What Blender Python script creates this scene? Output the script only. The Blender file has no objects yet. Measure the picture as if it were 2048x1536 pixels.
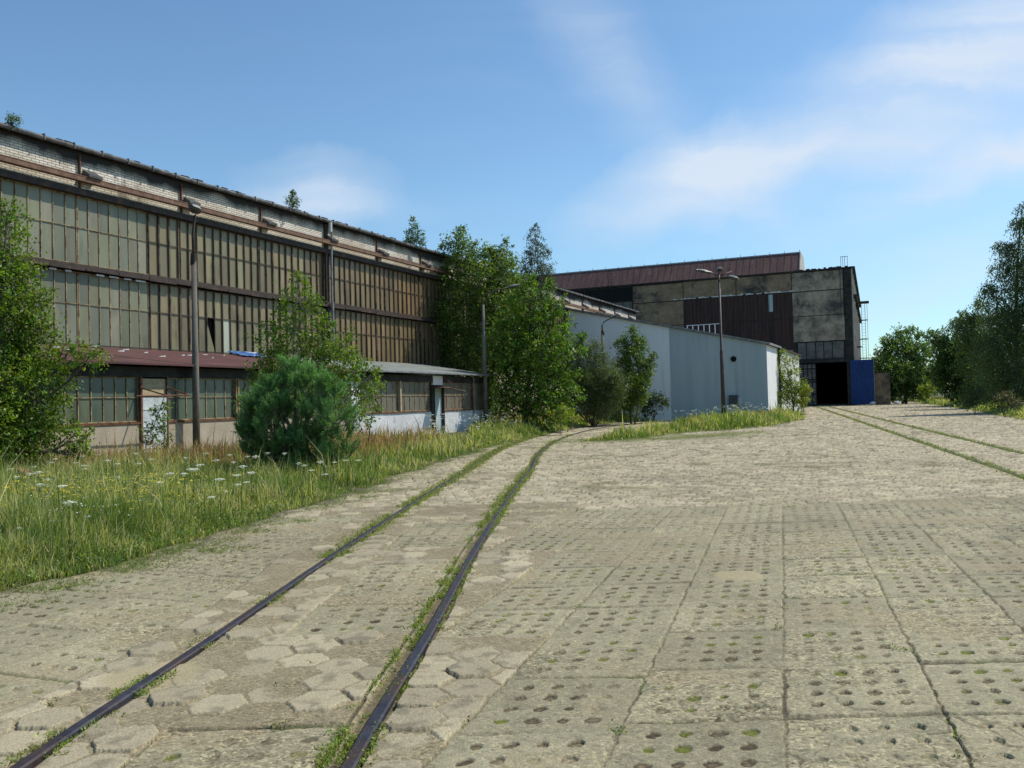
import bpy, math, random
import numpy as np
from mathutils import Matrix, Vector
sc = bpy.context.scene
COL = sc.collection
R = math.radians
# ------------------------------------------------------------------ camera, sky, sun
H = 1.6
cam = bpy.data.cameras.new('camera'); co = bpy.data.objects.new('camera', cam); COL.objects.link(co)
cam.sensor_width = 36; cam.lens = 1700 / 2048 * 36; cam.clip_start = .05; cam.clip_end = 6000
PIT, ROL = R(1.25), R(-1.5)
co.matrix_world = Matrix.Translation((0, 0, H)) @ Matrix.Rotation(R(90) + PIT, 4, 'X') @ Matrix.Rotation(ROL, 4, 'Z')
sc.camera = co
sc.render.engine = 'CYCLES'
sc.view_settings.view_transform = 'Standard'; sc.view_settings.look = 'None'
sc.view_settings.exposure = 0.20; sc.view_settings.gamma = 1
SUN_AZ, SUN_EL = 69.0, 50.0
wd = bpy.data.worlds.new('World'); sc.world = wd; wd.use_nodes = True
nt = wd.node_tree; N = nt.nodes; LK = nt.links
bg = N['Background']; bg.inputs['Strength'].default_value = .12
sky = N.new('ShaderNodeTexSky'); sky.sky_type = 'NISHITA'; sky.sun_disc = False
sky.sun_elevation = R(SUN_EL); sky.sun_rotation = R(SUN_AZ)
sky.air_density = 1.0; sky.dust_density = .25; sky.ozone_density = 3.0
tc = N.new('ShaderNodeTexCoord')
def wm(op, a, b=None, c=None):
    n = N.new('ShaderNodeMath'); n.operation = op
    for i, v in enumerate((a, b, c)):
        if v is None: continue
        if isinstance(v, (int, float)): n.inputs[i].default_value = v
        else: LK.new(v, n.inputs[i])
    return n.outputs[0]
sx = N.new('ShaderNodeSeparateXYZ'); LK.new(tc.outputs['Generated'], sx.inputs[0])
yy = wm('MAXIMUM', sx.outputs[1], .05)
U = wm('DIVIDE', sx.outputs[0], yy); V = wm('DIVIDE', sx.outputs[2], yy)
cb = N.new('ShaderNodeCombineXYZ'); LK.new(U, cb.inputs[0]); LK.new(V, cb.inputs[1])
nz = N.new('ShaderNodeTexNoise'); nz.inputs['Scale'].default_value = 6; nz.inputs['Detail'].default_value = 8; nz.inputs['Roughness'].default_value = .6; LK.new(cb.outputs[0], nz.inputs['Vector'])
vm = N.new('ShaderNodeVectorMath'); vm.operation = 'MULTIPLY_ADD'; LK.new(nz.outputs['Color'], vm.inputs[0]); vm.inputs[1].default_value = (.10, .10, 0)
LK.new(cb.outputs[0], vm.inputs[2])
def streak(px, py, half_l, half_w, deg, wgt, soft=1.3):
    # one soft elliptical wisp, given by where it hangs in the sky (tangents of azimuth and height)
    u = (px - 1024) / 1700 + .05; v = (805 - .026 * (px - 1024) - py) / 1700 + .05
    mp = N.new('ShaderNodeMapping'); mp.vector_type = 'TEXTURE'; LK.new(vm.outputs[0], mp.inputs[0])
    mp.inputs['Location'].default_value = (u, v, 0); mp.inputs['Rotation'].default_value = (0, 0, R(deg))
    mp.inputs['Scale'].default_value = (half_l / 1700, half_w / 1700, 1)
    g = N.new('ShaderNodeTexGradient'); g.gradient_type = 'SPHERICAL'; LK.new(mp.outputs[0], g.inputs[0])
    return wm('MULTIPLY', wm('POWER', g.outputs['Fac'], soft), wgt)
st = [streak(1420, 350, 340, 120, 20, .85, 1.1), streak(1820, 215, 600, 210, 24, .5, 1.1), streak(2100, 60, 560, 230, 25, .55, 1.0),
      streak(1300, 200, 380, 130, -56, .20), streak(1210, 60, 260, 130, -50, .15), streak(2080, 320, 480, 80, 17, .85),
      streak(1800, 420, 300, 60, 15, .28), streak(640, 385, 180, 110, 5, .46, 1.0), streak(1560, 430, 150, 60, -25, .2),
      streak(1950, 560, 420, 70, 12, .35), streak(620, 430, 300, 60, 0, .25), streak(1950, 480, 500, 120, 15, .3)]
acc = st[0]
for s_ in st[1:]: acc = wm('ADD', acc, s_)
nz2 = N.new('ShaderNodeTexNoise'); nz2.inputs['Scale'].default_value = 1; nz2.inputs['Detail'].default_value = 6
mp2 = N.new('ShaderNodeMapping'); mp2.inputs['Rotation'].default_value = (0, 0, R(-22)); mp2.inputs['Scale'].default_value = (1.6, 16, 1)
LK.new(vm.outputs[0], mp2.inputs[0]); LK.new(mp2.outputs[0], nz2.inputs['Vector'])
acc = wm('MULTIPLY', acc, wm('MAXIMUM', wm('ADD', wm('MULTIPLY', nz2.outputs['Fac'], 2.7), -.22), .12))
gen = wm('MULTIPLY', wm('SUBTRACT', nz2.outputs['Fac'], .5), .25)
acc = wm('ADD', acc, wm('MULTIPLY', wm('MAXIMUM', gen, 0), wm('MINIMUM', wm('MAXIMUM', wm('ADD', U, .5), 0), 1)))
acc = wm('MINIMUM', wm('MAXIMUM', acc, 0), .9)
mx = N.new('ShaderNodeMix'); mx.data_type = 'RGBA'; LK.new(acc, mx.inputs[0])
hs = N.new('ShaderNodeHueSaturation'); hs.inputs['Saturation'].default_value = 1.08; hs.inputs['Value'].default_value = 1.12
LK.new(sky.outputs[0], hs.inputs['Color'])
hz_ = N.new('ShaderNodeMapRange'); LK.new(sx.outputs[2], hz_.inputs[0]); hz_.inputs[1].default_value = 0; hz_.inputs[2].default_value = .22; hz_.inputs[3].default_value = 1; hz_.inputs[4].default_value = 0
mh = N.new('ShaderNodeMix'); mh.data_type = 'RGBA'; mh.blend_type = 'MULTIPLY'; LK.new(hz_.outputs[0], mh.inputs[0]); LK.new(hs.outputs[0], mh.inputs[6]); mh.inputs[7].default_value = (.60, .74, .86, 1)
mt = N.new('ShaderNodeMix'); mt.data_type = 'RGBA'; mt.blend_type = 'MULTIPLY'; mt.inputs[0].default_value = 1; LK.new(mh.outputs[2], mt.inputs[6]); mt.inputs[7].default_value = (.97, 1.03, .98, 1)
LK.new(mt.outputs[2], mx.inputs[6]); mx.inputs[7].default_value = (5.2, 5.9, 6.8, 1)
LK.new(mx.outputs[2], bg.inputs['Color'])
sl = bpy.data.lights.new('sun', 'SUN'); so = bpy.data.objects.new('sun', sl); COL.objects.link(so)
sl.energy = 3.9; sl.angle = R(.5); sl.color = (1, .95, .86)
sd = Vector((math.sin(R(SUN_AZ)) * math.cos(R(SUN_EL)), math.cos(R(SUN_AZ)) * math.cos(R(SUN_EL)), math.sin(R(SUN_EL))))
so.rotation_euler = sd.to_track_quat('Z', 'Y').to_euler(); so.location = (30, 10, 40)

# ------------------------------------------------------------------ frames and helpers
_F = np.array([0, math.cos(PIT), math.sin(PIT)]); _U0 = np.array([0, -math.sin(PIT), math.cos(PIT)]); _R0 = np.array([1., 0, 0])
_R = math.cos(ROL) * _R0 + math.sin(ROL) * _U0; _U = -math.sin(ROL) * _R0 + math.cos(ROL) * _U0
def at(x, y, D):
    """the place D metres out that was measured at photo point x, y"""
    r = _F + (x - 1024) / 1700 * _R + (768 - y) / 1700 * _U
    return np.array([0, 0, H]) + r / r[1] * D
def frame(ang):
    a = R(ang); return np.array([math.cos(a), -math.sin(a), 0]), np.array([math.sin(a), math.cos(a), 0])
def WP(a, s, z=0, ang=25.1):
    n, d = frame(ang); return n * a + d * s + np.array([0, 0, z])

def tag(o, label=None, cat=None, group=None, kind=None):
    if label: o['label'] = label
    if cat: o['category'] = cat
    if group: o['group'] = group
    if kind: o['kind'] = kind
    return o
def thing(name, label, cat, loc=(0, 0, 0), rz=0, group=None):
    o = bpy.data.objects.new(name, None); COL.objects.link(o)
    o.location = loc; o.rotation_euler = (0, 0, rz); o.empty_display_size = .3
    return tag(o, label, cat, group)
def link(name, me, m, parent=None):
    o = bpy.data.objects.new(name, me); COL.objects.link(o)
    if m: me.materials.append(m)
    if parent: o.parent = parent
    return o
def npmesh(name, V, faces, m, parent=None, col=None, smooth=False):
    """faces: list of int arrays (n,k). col: per-vertex rgb"""
    me = bpy.data.meshes.new(name)
    V = np.asarray(V, np.float32); me.vertices.add(len(V)); me.vertices.foreach_set('co', V.ravel())
    lens = np.concatenate([np.full(len(f), f.shape[1], np.int32) for f in faces])
    loops = np.concatenate([np.asarray(f, np.int32).ravel() for f in faces])
    me.loops.add(len(loops)); me.loops.foreach_set('vertex_index', loops)
    me.polygons.add(len(lens)); st_ = np.zeros(len(lens), np.int32); st_[1:] = np.cumsum(lens)[:-1]
    me.polygons.foreach_set('loop_start', st_)
    if smooth: me.polygons.foreach_set('use_smooth', np.ones(len(lens), bool))
    me.update(calc_edges=True)
    if col is not None:
        a = me.color_attributes.new('Col', 'FLOAT_COLOR', 'POINT')
        c4 = np.ones((len(V), 4), np.float32); c4[:, :np.shape(col)[1]] = col; a.data.foreach_set('color', c4.ravel())
    me.validate()
    return link(name, me, m, parent)

class MB:
    """collects boxes, prisms and tubes, then links them as one mesh"""
    def __init__(s): s.v = []; s.f = []; s.c = []; s.cc = (1, 1, 1)
    def color(s, *c): s.cc = c; return s
    def add(s, vs, fs):
        k = len(s.v); s.v += [tuple(map(float, v)) for v in vs]; s.f += [tuple(i + k for i in f) for f in fs]; s.c += [s.cc] * len(vs); return s
    def box(s, x0, x1, y0, y1, z0, z1):
        vs = [(x, y, z) for z in (z0, z1) for y in (y0, y1) for x in (x0, x1)]
        return s.add(vs, [(0, 2, 3, 1), (4, 5, 7, 6), (0, 1, 5, 4), (2, 6, 7, 3), (0, 4, 6, 2), (1, 3, 7, 5)])
    def hexa(s, b, t):
        return s.add(list(b) + list(t), [(3, 2, 1, 0), (4, 5, 6, 7)] + [(i, (i + 1) % 4, 4 + (i + 1) % 4, 4 + i) for i in range(4)])
    def prism(s, pts, ax, lo, hi):
        """polygon pts in the plane across axis ax, swept lo..hi"""
        def P(p, h):
            q = list(p); q.insert(ax, h); return q
        n = len(pts)
        return s.add([P(p, lo) for p in pts] + [P(p, hi) for p in pts],
                     [tuple(range(n))[::-1], tuple(range(n, 2 * n))] + [(i, (i + 1) % n, n + (i + 1) % n, n + i) for i in range(n)])
    def tube(s, pts, rad, n=6, caps=True):
        P = [Vector(p) for p in pts]
        rad = [rad] * len(P) if isinstance(rad, (int, float)) else rad
        k = len(s.v); 
        for i, p in enumerate(P):
            t = (P[min(i + 1, len(P) - 1)] - P[max(i - 1, 0)]).normalized()
            a = t.cross(Vector((0, 0, 1)) if abs(t.z) < .9 else Vector((1, 0, 0))).normalized(); b = t.cross(a)
            for j in range(n):
                th = 2 * math.pi * j / n; q = p + (a * math.cos(th) + b * math.sin(th)) * rad[i]; s.v.append(tuple(q)); s.c.append(s.cc)
        for i in range(len(P) - 1):
            for j in range(n): s.f.append((k + i * n + j, k + i * n + (j + 1) % n, k + (i + 1) * n + (j + 1) % n, k + (i + 1) * n + j))
        if caps: s.f.append(tuple(k + j for j in range(n))[::-1]); s.f.append(tuple(k + (len(P) - 1) * n + j for j in range(n)))
        return s
    def build(s, name, m, parent=None, bevel=0, smooth=False, col=False):
        me = bpy.data.meshes.new(name); me.from_pydata(s.v, [], s.f)
        if smooth:
            for p in me.polygons: p.use_smooth = True
        if col:
            a = me.color_attributes.new('Col', 'FLOAT_COLOR', 'POINT')
            for i, c in enumerate(s.c): a.data[i].color = (*c, 1)
        me.validate(); me.update()
        o = link(name, me, m, parent)
        if bevel:
            b = o.modifiers.new('bevel', 'BEVEL'); b.width = bevel; b.segments = 2; b.limit_method = 'ANGLE'
        return o

# ------------------------------------------------------------------ materials
def nodes(name, rough=.8, metal=0, spec=.4):
    m = bpy.data.materials.new(name); m.use_nodes = True
    b = m.node_tree.nodes['Principled BSDF']; b.inputs['Roughness'].default_value = rough; b.inputs['Metallic'].default_value = metal
    b.inputs['Specular IOR Level'].default_value = spec
    return m, m.node_tree.nodes, m.node_tree.links, b
def ramp(n, l, src, stops):
    r = n.new('ShaderNodeValToRGB'); l.new(src, r.inputs[0]); e = r.color_ramp.elements
    while len(e) < len(stops): e.new(.5)
    for i, (p, c) in enumerate(stops): e[i].position = p; e[i].color = (*c, 1) if len(c) == 3 else c
    return r.outputs[0]
def noise(n, l, scale, detail=5, stretch=(1, 1, 1), rough=.55, off=(0, 0, 0)):
    t = n.new('ShaderNodeTexCoord'); mp = n.new('ShaderNodeMapping'); mp.inputs['Scale'].default_value = stretch; mp.inputs['Location'].default_value = off
    l.new(t.outputs['Object'], mp.inputs[0]); x = n.new('ShaderNodeTexNoise'); x.inputs['Scale'].default_value = scale
    x.inputs['Detail'].default_value = detail; x.inputs['Roughness'].default_value = rough; l.new(mp.outputs[0], x.inputs['Vector']); return x.outputs['Fac']
def mixc(n, l, f, a, b, mode='MIX'):
    x = n.new('ShaderNodeMix'); x.data_type = 'RGBA'; x.blend_type = mode
    for i, v in ((0, f), (6, a), (7, b)):
        if isinstance(v, (int, float)): x.inputs[i].default_value = v
        elif isinstance(v, tuple): x.inputs[i].default_value = (*v, 1)
        else: l.new(v, x.inputs[i])
    return x.outputs[2]
def bump(n, l, b, h, strength=.3, dist=.02):
    x = n.new('ShaderNodeBump'); x.inputs['Strength'].default_value = strength; x.inputs['Distance'].default_value = dist
    l.new(h, x.inputs['Height']); l.new(x.outputs[0], b.inputs['Normal'])
def attr(n, name='Col'):
    a = n.new('ShaderNodeAttribute'); a.attribute_name = name; return a.outputs['Color']

def mat(name, c1, c2, scale=2, rough=.8, metal=0, stretch=(1, 1, 1), c3=None, s3=.5, st3=(1, 1, 1), lo3=.55, hi3=.7, bmp=.2, spec=.4, lo=.35, hi=.65, dist=.02, col=False, fine=25):
    m, n, l, b = nodes(name, rough, metal, spec)
    c = ramp(n, l, noise(n, l, scale, 6, stretch), [(lo, c1), (hi, c2)])
    if c3: c = mixc(n, l, ramp(n, l, noise(n, l, s3, 6, st3, .65, (7.3, 1.1, 3.7)), [(lo3, (0, 0, 0)), (hi3, (1, 1, 1))]), c, c3)
    f = noise(n, l, fine, 3)
    c = mixc(n, l, 1.0, c, ramp(n, l, f, [(.3, (.8, .8, .8)), (.7, (1.2, 1.2, 1.2))]), 'MULTIPLY')
    if col: c = mixc(n, l, 1.0, c, attr(n), 'MULTIPLY')
    l.new(c, b.inputs['Base Color'])
    if bmp: bump(n, l, b, f, bmp, dist)
    return m
M = {}
M['rust'] = mat('rust', (.09, .035, .02), (.19, .08, .04), 4, .85, c3=(.25, .17, .09), s3=3, bmp=.3)
M['rustbeam'] = mat('rust_beam', (.12, .062, .04), (.21, .125, .08), 3, .85, c3=(.33, .27, .20), s3=1.5, lo3=.62, hi3=.7)
M['darkiron'] = mat('dark_iron', (.022, .016, .013), (.055, .035, .025), 5, .7, c3=(.12, .06, .035), s3=3)
M['barlight'] = mat('bar_light', (.27, .19, .09), (.40, .33, .18), 6, .8, c3=(.16, .07, .03), s3=4, lo3=.48, hi3=.6)
M['bardark'] = mat('bar_dark', (.075, .047, .034), (.14, .085, .058), 3, .75, c3=(.02, .015, .012), s3=1.2, lo3=.5, hi3=.6)
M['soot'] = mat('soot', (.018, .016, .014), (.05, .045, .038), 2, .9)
M['roofedge'] = mat('roof_edge', (.06, .06, .058), (.17, .165, .155), 3, .75, c3=(.03, .028, .025), s3=2)
M['rooffelt'] = mat('roof_felt', (.05, .048, .045), (.09, .085, .08), 2, .9)
M['zinc'] = mat('zinc', (.17, .17, .165), (.30, .30, .29), 3, .55, .4)
M['plaster'] = mat('plaster', (.36, .30, .22), (.46, .39, .29), 1.2, .9, c3=(.19, .165, .12), s3=1.1, lo3=.55, hi3=.72, st3=(1, 1, .5), bmp=.25)
M['whitewash'] = mat('whitewash', (.50, .51, .51), (.66, .66, .65), 1.5, .85, c3=(.28, .27, .23), s3=1.4, lo3=.58, hi3=.75, bmp=.2)
M['maroonroof'] = mat('maroon_roof', (.075, .028, .025), (.12, .05, .042), 2, .75, c3=(.06, .03, .028), s3=1.5, stretch=(1, .4, 1), fine=12)
M['greenroof'] = mat('grey_green_roof', (.15, .165, .15), (.25, .265, .24), 2.5, .85, stretch=(.4, 2, 1), c3=(.09, .10, .085), s3=1.6)
M['doorpaint'] = mat('door_paint', (.47, .53, .55), (.58, .62, .62), 3, .6, c3=(.36, .27, .14), s3=2.5, st3=(1, 1, .35), lo3=.52, hi3=.72)
M['wood'] = mat('board', (.36, .28, .16), (.45, .37, .23), 3, .85, stretch=(1, 1, 6))
M['concrete'] = mat('concrete_pole', (.12, .105, .085), (.20, .18, .145), 4, .9, stretch=(1, 1, .3), c3=(.10, .085, .07), s3=2)
M['metalpole'] = mat('brown_pole', (.055, .035, .028), (.10, .07, .055), 4, .6)
M['lampshell'] = mat('lamp_shell', (.20, .195, .175), (.32, .31, .28), 6, .5)
M['lampdark'] = mat('lamp_dark', (.05, .05, .05), (.10, .10, .095), 6, .5)
M['cladA'] = mat('cladding_pale', (.78, .81, .79), (.86, .88, .86), .5, .75, stretch=(1, 1, .25), c3=(.68, .71, .69), s3=1.2, st3=(2, 2, .2), bmp=.05)
M['cladB'] = mat('cladding_grey', (.38, .455, .46), (.47, .535, .535), .5, .75, stretch=(2, 1, .15), c3=(.36, .42, .42), s3=1.6, st3=(3, 2, .15), bmp=.05)
M['white'] = mat('white_paint', (.72, .71, .69), (.80, .79, .77), 1, .7, bmp=.05)
M['whiteold'] = mat('white_old', (.52, .51, .48), (.68, .67, .64), 1, .8, c3=(.3, .28, .24), s3=1)
M['hallconc'] = mat('hall_concrete', (.20, .13, .075), (.33, .235, .145), .6, .92, c3=(.055, .05, .045), s3=.45, lo3=.5, hi3=.66, lo=.3, hi=.7, fine=2.5, bmp=.3)
M['hallconcw'] = mat('hall_concrete_pale', (.28, .21, .145), (.50, .40, .29), .55, .92, c3=(.075, .07, .06), s3=.5, lo3=.43, hi3=.66, lo=.3, hi=.7, fine=2.5, bmp=.3)
M['hallrust'] = mat('hall_rusty_sheet', (.035, .017, .014), (.085, .038, .028), 1.2, .8, stretch=(3, 1, .12), c3=(.03, .025, .028), s3=.9, st3=(2.5, 1, .2), fine=4)
M['hallroof'] = mat('hall_roof', (.10, .045, .036), (.16, .078, .062), 1.0, .7, stretch=(2.2, .4, .4), c3=(.42, .33, .26), s3=1.1, st3=(3.5, .5, .12), lo3=.66, hi3=.74, fine=3)
M['hallglass'] = mat('hall_dusty_glass', (.075, .068, .055), (.16, .15, .13), .9, .5, fine=3, bmp=.1)
M['blue'] = mat('blue_paint', (.008, .042, .16), (.014, .058, .21), .8, .5, bmp=.05, fine=4)
M['tarp'] = mat('blue_tarp', (.015, .08, .28), (.03, .14, .40), 2, .4, c3=(.55, .6, .65), s3=3, st3=(1, .3, 1), lo3=.55, hi3=.6)
M['rail'] = mat('rail_steel', (.022, .022, .032), (.05, .046, .06), 9, .6, .3, c3=(.06, .036, .028), s3=2.5, lo3=.46, hi3=.66, spec=.5)
M['brownsteel'] = mat('hall_side', (.22, .17, .13), (.30, .24, .19), .8, .85, fine=3)
M['litconc'] = mat('pale_concrete', (.42, .38, .32), (.55, .51, .45), 1, .85)
M['bark'] = mat('bark', (.07, .055, .04), (.15, .125, .095), 8, .95, stretch=(1, 1, .2), bmp=.5)
M['palebark'] = mat('pale_bark', (.20, .18, .14), (.33, .30, .25), 8, .9, stretch=(1, 1, .3), bmp=.3)
M['black'] = mat('black', (.004, .004, .004), (.008, .008, .008), 3, .9)

def brickmat():
    m, n, l, b = nodes('whitewashed_brick', .9)
    t = n.new('ShaderNodeTexCoord'); s = n.new('ShaderNodeSeparateXYZ'); c = n.new('ShaderNodeCombineXYZ')
    l.new(t.outputs['Object'], s.inputs[0]); l.new(s.outputs[1], c.inputs[0]); l.new(s.outputs[2], c.inputs[1])
    k = n.new('ShaderNodeTexBrick'); l.new(c.outputs[0], k.inputs['Vector']); k.inputs['Scale'].default_value = 1
    k.inputs['Brick Width'].default_value = .27; k.inputs['Row Height'].default_value = .08; k.inputs['Mortar Size'].default_value = .012; k.inputs['Mortar Smooth'].default_value = .2
    k.inputs['Color1'].default_value = (.86, .82, .74, 1); k.inputs['Color2'].default_value = (.70, .65, .56, 1); k.inputs['Mortar'].default_value = (.24, .21, .17, 1); k.inputs['Bias'].default_value = .1
    f = ramp(n, l, noise(n, l, .8, 6, (1, .6, 1)), [(.42, (.75, .70, .62)), (.66, (1.05, 1.03, 1.0))])
    c1 = mixc(n, l, 1, k.outputs['Color'], f, 'MULTIPLY')
    # ragged dark band under the eaves: soot, with eave shadow put into the colour
    zz = n.new('ShaderNodeMath'); zz.operation = 'MULTIPLY_ADD'; l.new(noise(n, l, .55, 5, (1, 1, .3)), zz.inputs[0]); zz.inputs[1].default_value = 1.3; l.new(s.outputs[2], zz.inputs[2])
    g = ramp(n, l, zz.outputs[0], [(0, (0, 0, 0)), (1, (1, 1, 1))])
    mr = n.new('ShaderNodeMapRange'); l.new(zz.outputs[0], mr.inputs[0]); mr.inputs[1].default_value = 10.15; mr.inputs[2].default_value = 10.45
    c1 = mixc(n, l, mr.outputs[0], c1, (.035, .032, .03))
    d = ramp(n, l, noise(n, l, .35, 7, (1, 1, .35), .7, (3, 9, 1)), [(.6, (0, 0, 0)), (.72, (1, 1, 1))])
    c1 = mixc(n, l, d, c1, (.10, .085, .07))
    l.new(c1, b.inputs['Base Color']); bump(n, l, b, k.outputs['Fac'], .4, -.01)
    return m
M['brick'] = brickmat()
def panemat(name, a_, b_, rough=.42):
    m, n, l, b = nodes(name, rough, 0, .5)
    c = ramp(n, l, noise(n, l, .9, 7, (1, 1.6, .55), .6), [(.3, a_), (.7, b_)])
    d = ramp(n, l, noise(n, l, 1.2, 7, (1, 1, .35), .65, (5, 2, 8)), [(.55, (0, 0, 0)), (.75, (1, 1, 1))])
    c = mixc(n, l, d, c, (a_[0] * .5, a_[1] * .42, a_[2] * .4))
    c = mixc(n, l, 1.0, c, attr(n), 'MULTIPLY'); l.new(c, b.inputs['Base Color'])
    bump(n, l, b, noise(n, l, 5, 2), .08, .02)
    return m
M['pane'] = panemat('dusty_wired_glass', (.135, .138, .088), (.215, .212, .138))
M['paneb'] = panemat('lower_dusty_glass', (.07, .09, .062), (.12, .145, .10), .3)
M['panec'] = panemat('brown_dusty_glass', (.13, .11, .085), (.20, .175, .13), .45)
def leafmat(name, trans=.35, rough=.5):
    m, n, l, b = nodes(name, rough, 0, .35)
    c = attr(n); l.new(c, b.inputs['Base Color'])
    tr = n.new('ShaderNodeBsdfTranslucent'); 
    c2 = mixc(n, l, 1, c, (1.5, 1.7, .5), 'MULTIPLY'); l.new(c2, tr.inputs[0])
    mx_ = n.new('ShaderNodeMixShader'); mx_.inputs[0].default_value = trans
    l.new(b.outputs[0], mx_.inputs[1]); l.new(tr.outputs[0], mx_.inputs[2]); l.new(mx_.outputs[0], n['Material Output'].inputs[0])
    return m
M['leaf'] = leafmat('leaf'); M['needle'] = leafmat('needle', .25, .6); M['grass'] = leafmat('grass_blade', .4, .6)
M['petal'] = leafmat('petal', .12, .7)
def groundmat():
    m, n, l, b = nodes('yard_paving', .93, 0, .25)
    c = attr(n); al = [q for q in n if q.type == 'ATTRIBUTE'][0].outputs['Alpha']
    t = n.new('ShaderNodeTexCoord')
    vo = n.new('ShaderNodeTexVoronoi'); vo.inputs['Scale'].default_value = 62; l.new(t.outputs['Object'], vo.inputs['Vector'])
    sp = n.new('ShaderNodeSeparateXYZ'); l.new(vo.outputs['Color'], sp.inputs[0])
    peb = ramp(n, l, sp.outputs[0], [(0, (.38, .36, .32)), (.25, (.80, .78, .74)), (.74, (1.04, 1.03, 1.0)), (.94, (1.6, 1.55, 1.45))])
    k = ramp(n, l, noise(n, l, 3.0, 4), [(.35, (.7, .7, .7)), (.62, (1.3, 1.3, 1.3))])
    km = n.new('ShaderNodeMath'); km.operation = 'MULTIPLY'; km.use_clamp = True; l.new(k, km.inputs[0]); l.new(al, km.inputs[1])
    peb = mixc(n, l, km.outputs[0], (1, 1, 1), peb)
    c = mixc(n, l, 1, c, peb, 'MULTIPLY')
    c = mixc(n, l, 1, c, ramp(n, l, noise(n, l, 90, 3), [(.3, (.82, .82, .82)), (.7, (1.18, 1.18, 1.18))]), 'MULTIPLY')
    c = mixc(n, l, 1, c, ramp(n, l, noise(n, l, .45, 5), [(.3, (.86, .84, .82)), (.7, (1.12, 1.12, 1.12))]), 'MULTIPLY')
    l.new(c, b.inputs['Base Color'])
    ad = n.new('ShaderNodeMath'); ad.operation = 'ADD'; l.new(noise(n, l, 45, 5), ad.inputs[0]); 
    iv = n.new('ShaderNodeMath'); iv.operation = 'MULTIPLY'; l.new(vo.outputs['Distance'], iv.inputs[0]); iv.inputs[1].default_value = -.8; l.new(iv.outputs[0], ad.inputs[1])
    bump(n, l, b, ad.outputs[0], .45, .007)
    return m
M['ground'] = groundmat()
M['soil'] = mat('meadow_soil', (.055, .06, .025), (.10, .10, .045), 1.5, .95)

# ------------------------------------------------------------------ noise in numpy
def h2(i, j, k=0):
    i = np.asarray(i).astype(np.int64); j = np.asarray(j).astype(np.int64)
    x = (i * 374761393 + j * 668265263 + k * 2147483647 + 1013904223) & 0xffffffff
    x = ((x ^ (x >> 13)) * 1274126177) & 0xffffffff; x = ((x ^ (x >> 16)) * 2246822519) & 0xffffffff
    return ((x ^ (x >> 15)) & 0xffffff) / float(0x1000000)
def vn(x, y, s, k=0):
    x = x / s; y = y / s; i = np.floor(x); j = np.floor(y); u = x - i; v = y - j; u = u * u * (3 - 2 * u); v = v * v * (3 - 2 * v)
    return (h2(i, j, k) * (1 - u) + h2(i + 1, j, k) * u) * (1 - v) + (h2(i, j + 1, k) * (1 - u) + h2(i + 1, j + 1, k) * u) * v
def fbm(x, y, s, k=0, o=4):
    r = 0; a = .5; t = 0
    for q in range(o): r = r + a * vn(x, y, s / 2 ** q, k + q); t += a; a *= .55
    return r / t
def sm(a, b, x): t = np.clip((x - a) / (b - a), 0, 1); return t * t * (3 - 2 * t)

# ------------------------------------------------------------------ layout of the yard
TRK = np.array([(-1.75, -8), (-1.62, 0), (-1.51, 3.85), (-1.37, 6), (-1.20, 9.2), (-.80, 15), (-.38, 20), (.10, 27), (1.25, 36), (3.45, 46), (6.6, 54.5), (11, 61.5)])
_ty = np.linspace(-8, 61.5, 500)
def _spl():
    # smooth interpolation of the track's centre line (Catmull-Rom on y)
    P = TRK; out = []
    for i in range(len(P) - 1):
        p0 = P[max(i - 1, 0)]; p1 = P[i]; p2 = P[i + 1]; p3 = P[min(i + 2, len(P) - 1)]
        m1 = (p2[0] - p0[0]) / (p2[1] - p0[1]); m2 = (p3[0] - p1[0]) / (p3[1] - p1[1]); h = p2[1] - p1[1]
        for t in np.linspace(0, 1, 14, endpoint=(i == len(P) - 2)):
            out.append(((2*t**3-3*t**2+1)*p1[0] + (t**3-2*t**2+t)*h*m1 + (-2*t**3+3*t**2)*p2[0] + (t**3-t**2)*h*m2, p1[1] + t*h))
    return np.array(out)
TC = _spl(); TS = np.gradient(TC[:, 0], TC[:, 1])
def toff(x, y):
    xc = np.interp(y, TC[:, 1], TC[:, 0]); s = np.interp(y, TC[:, 1], TS); return (x - xc) / np.sqrt(1 + s * s)
def t2off(x, y):   # second track: straight, into the hall
    return (x - (12.15 + .318 * (y - 22.2))) * .953
PAVE = np.array([(-7.5, -6), (-6.3, 3), (-5.2, 5.8), (-4.63, 7.64), (-4.0, 9.68), (-3.68, 11.8), (-3.21, 14), (-2.63, 19.6), (-1.9, 25), (-.52, 32.3), (1.6, 41), (3.2, 48),
    (4.9, 54.8), (7.6, 59.5), (11, 62.6), (15.5, 64.5), (17, 63.5), (13.2, 56), (9.2, 47.5), (5.8, 39.5), (2.5, 33.3), (4.4, 33.7), (7.84, 38.9), (10.46, 41.1), (13.7, 45), (19.4, 56.5),
    (27.5, 80.4), (35.5, 104), (40.5, 119), (47.8, 116.5), (54, 124), (62, 142), (66, 146), (66, 141), (46.5, 92), (37.6, 70), (26.5, 44.2), (24.5, 38), (24, 25), (24, -6)])
def inside(x, y, P):
    r = np.zeros(np.shape(x), bool); n = len(P)
    for i in range(n):
        x1, y1 = P[i]; x2, y2 = P[(i + 1) % n]
        if y1 == y2: continue
        c = ((y1 > y) != (y2 > y)) & (x < (x2 - x1) * (y - y1) / (y2 - y1) + x1); r ^= c
    return r
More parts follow.
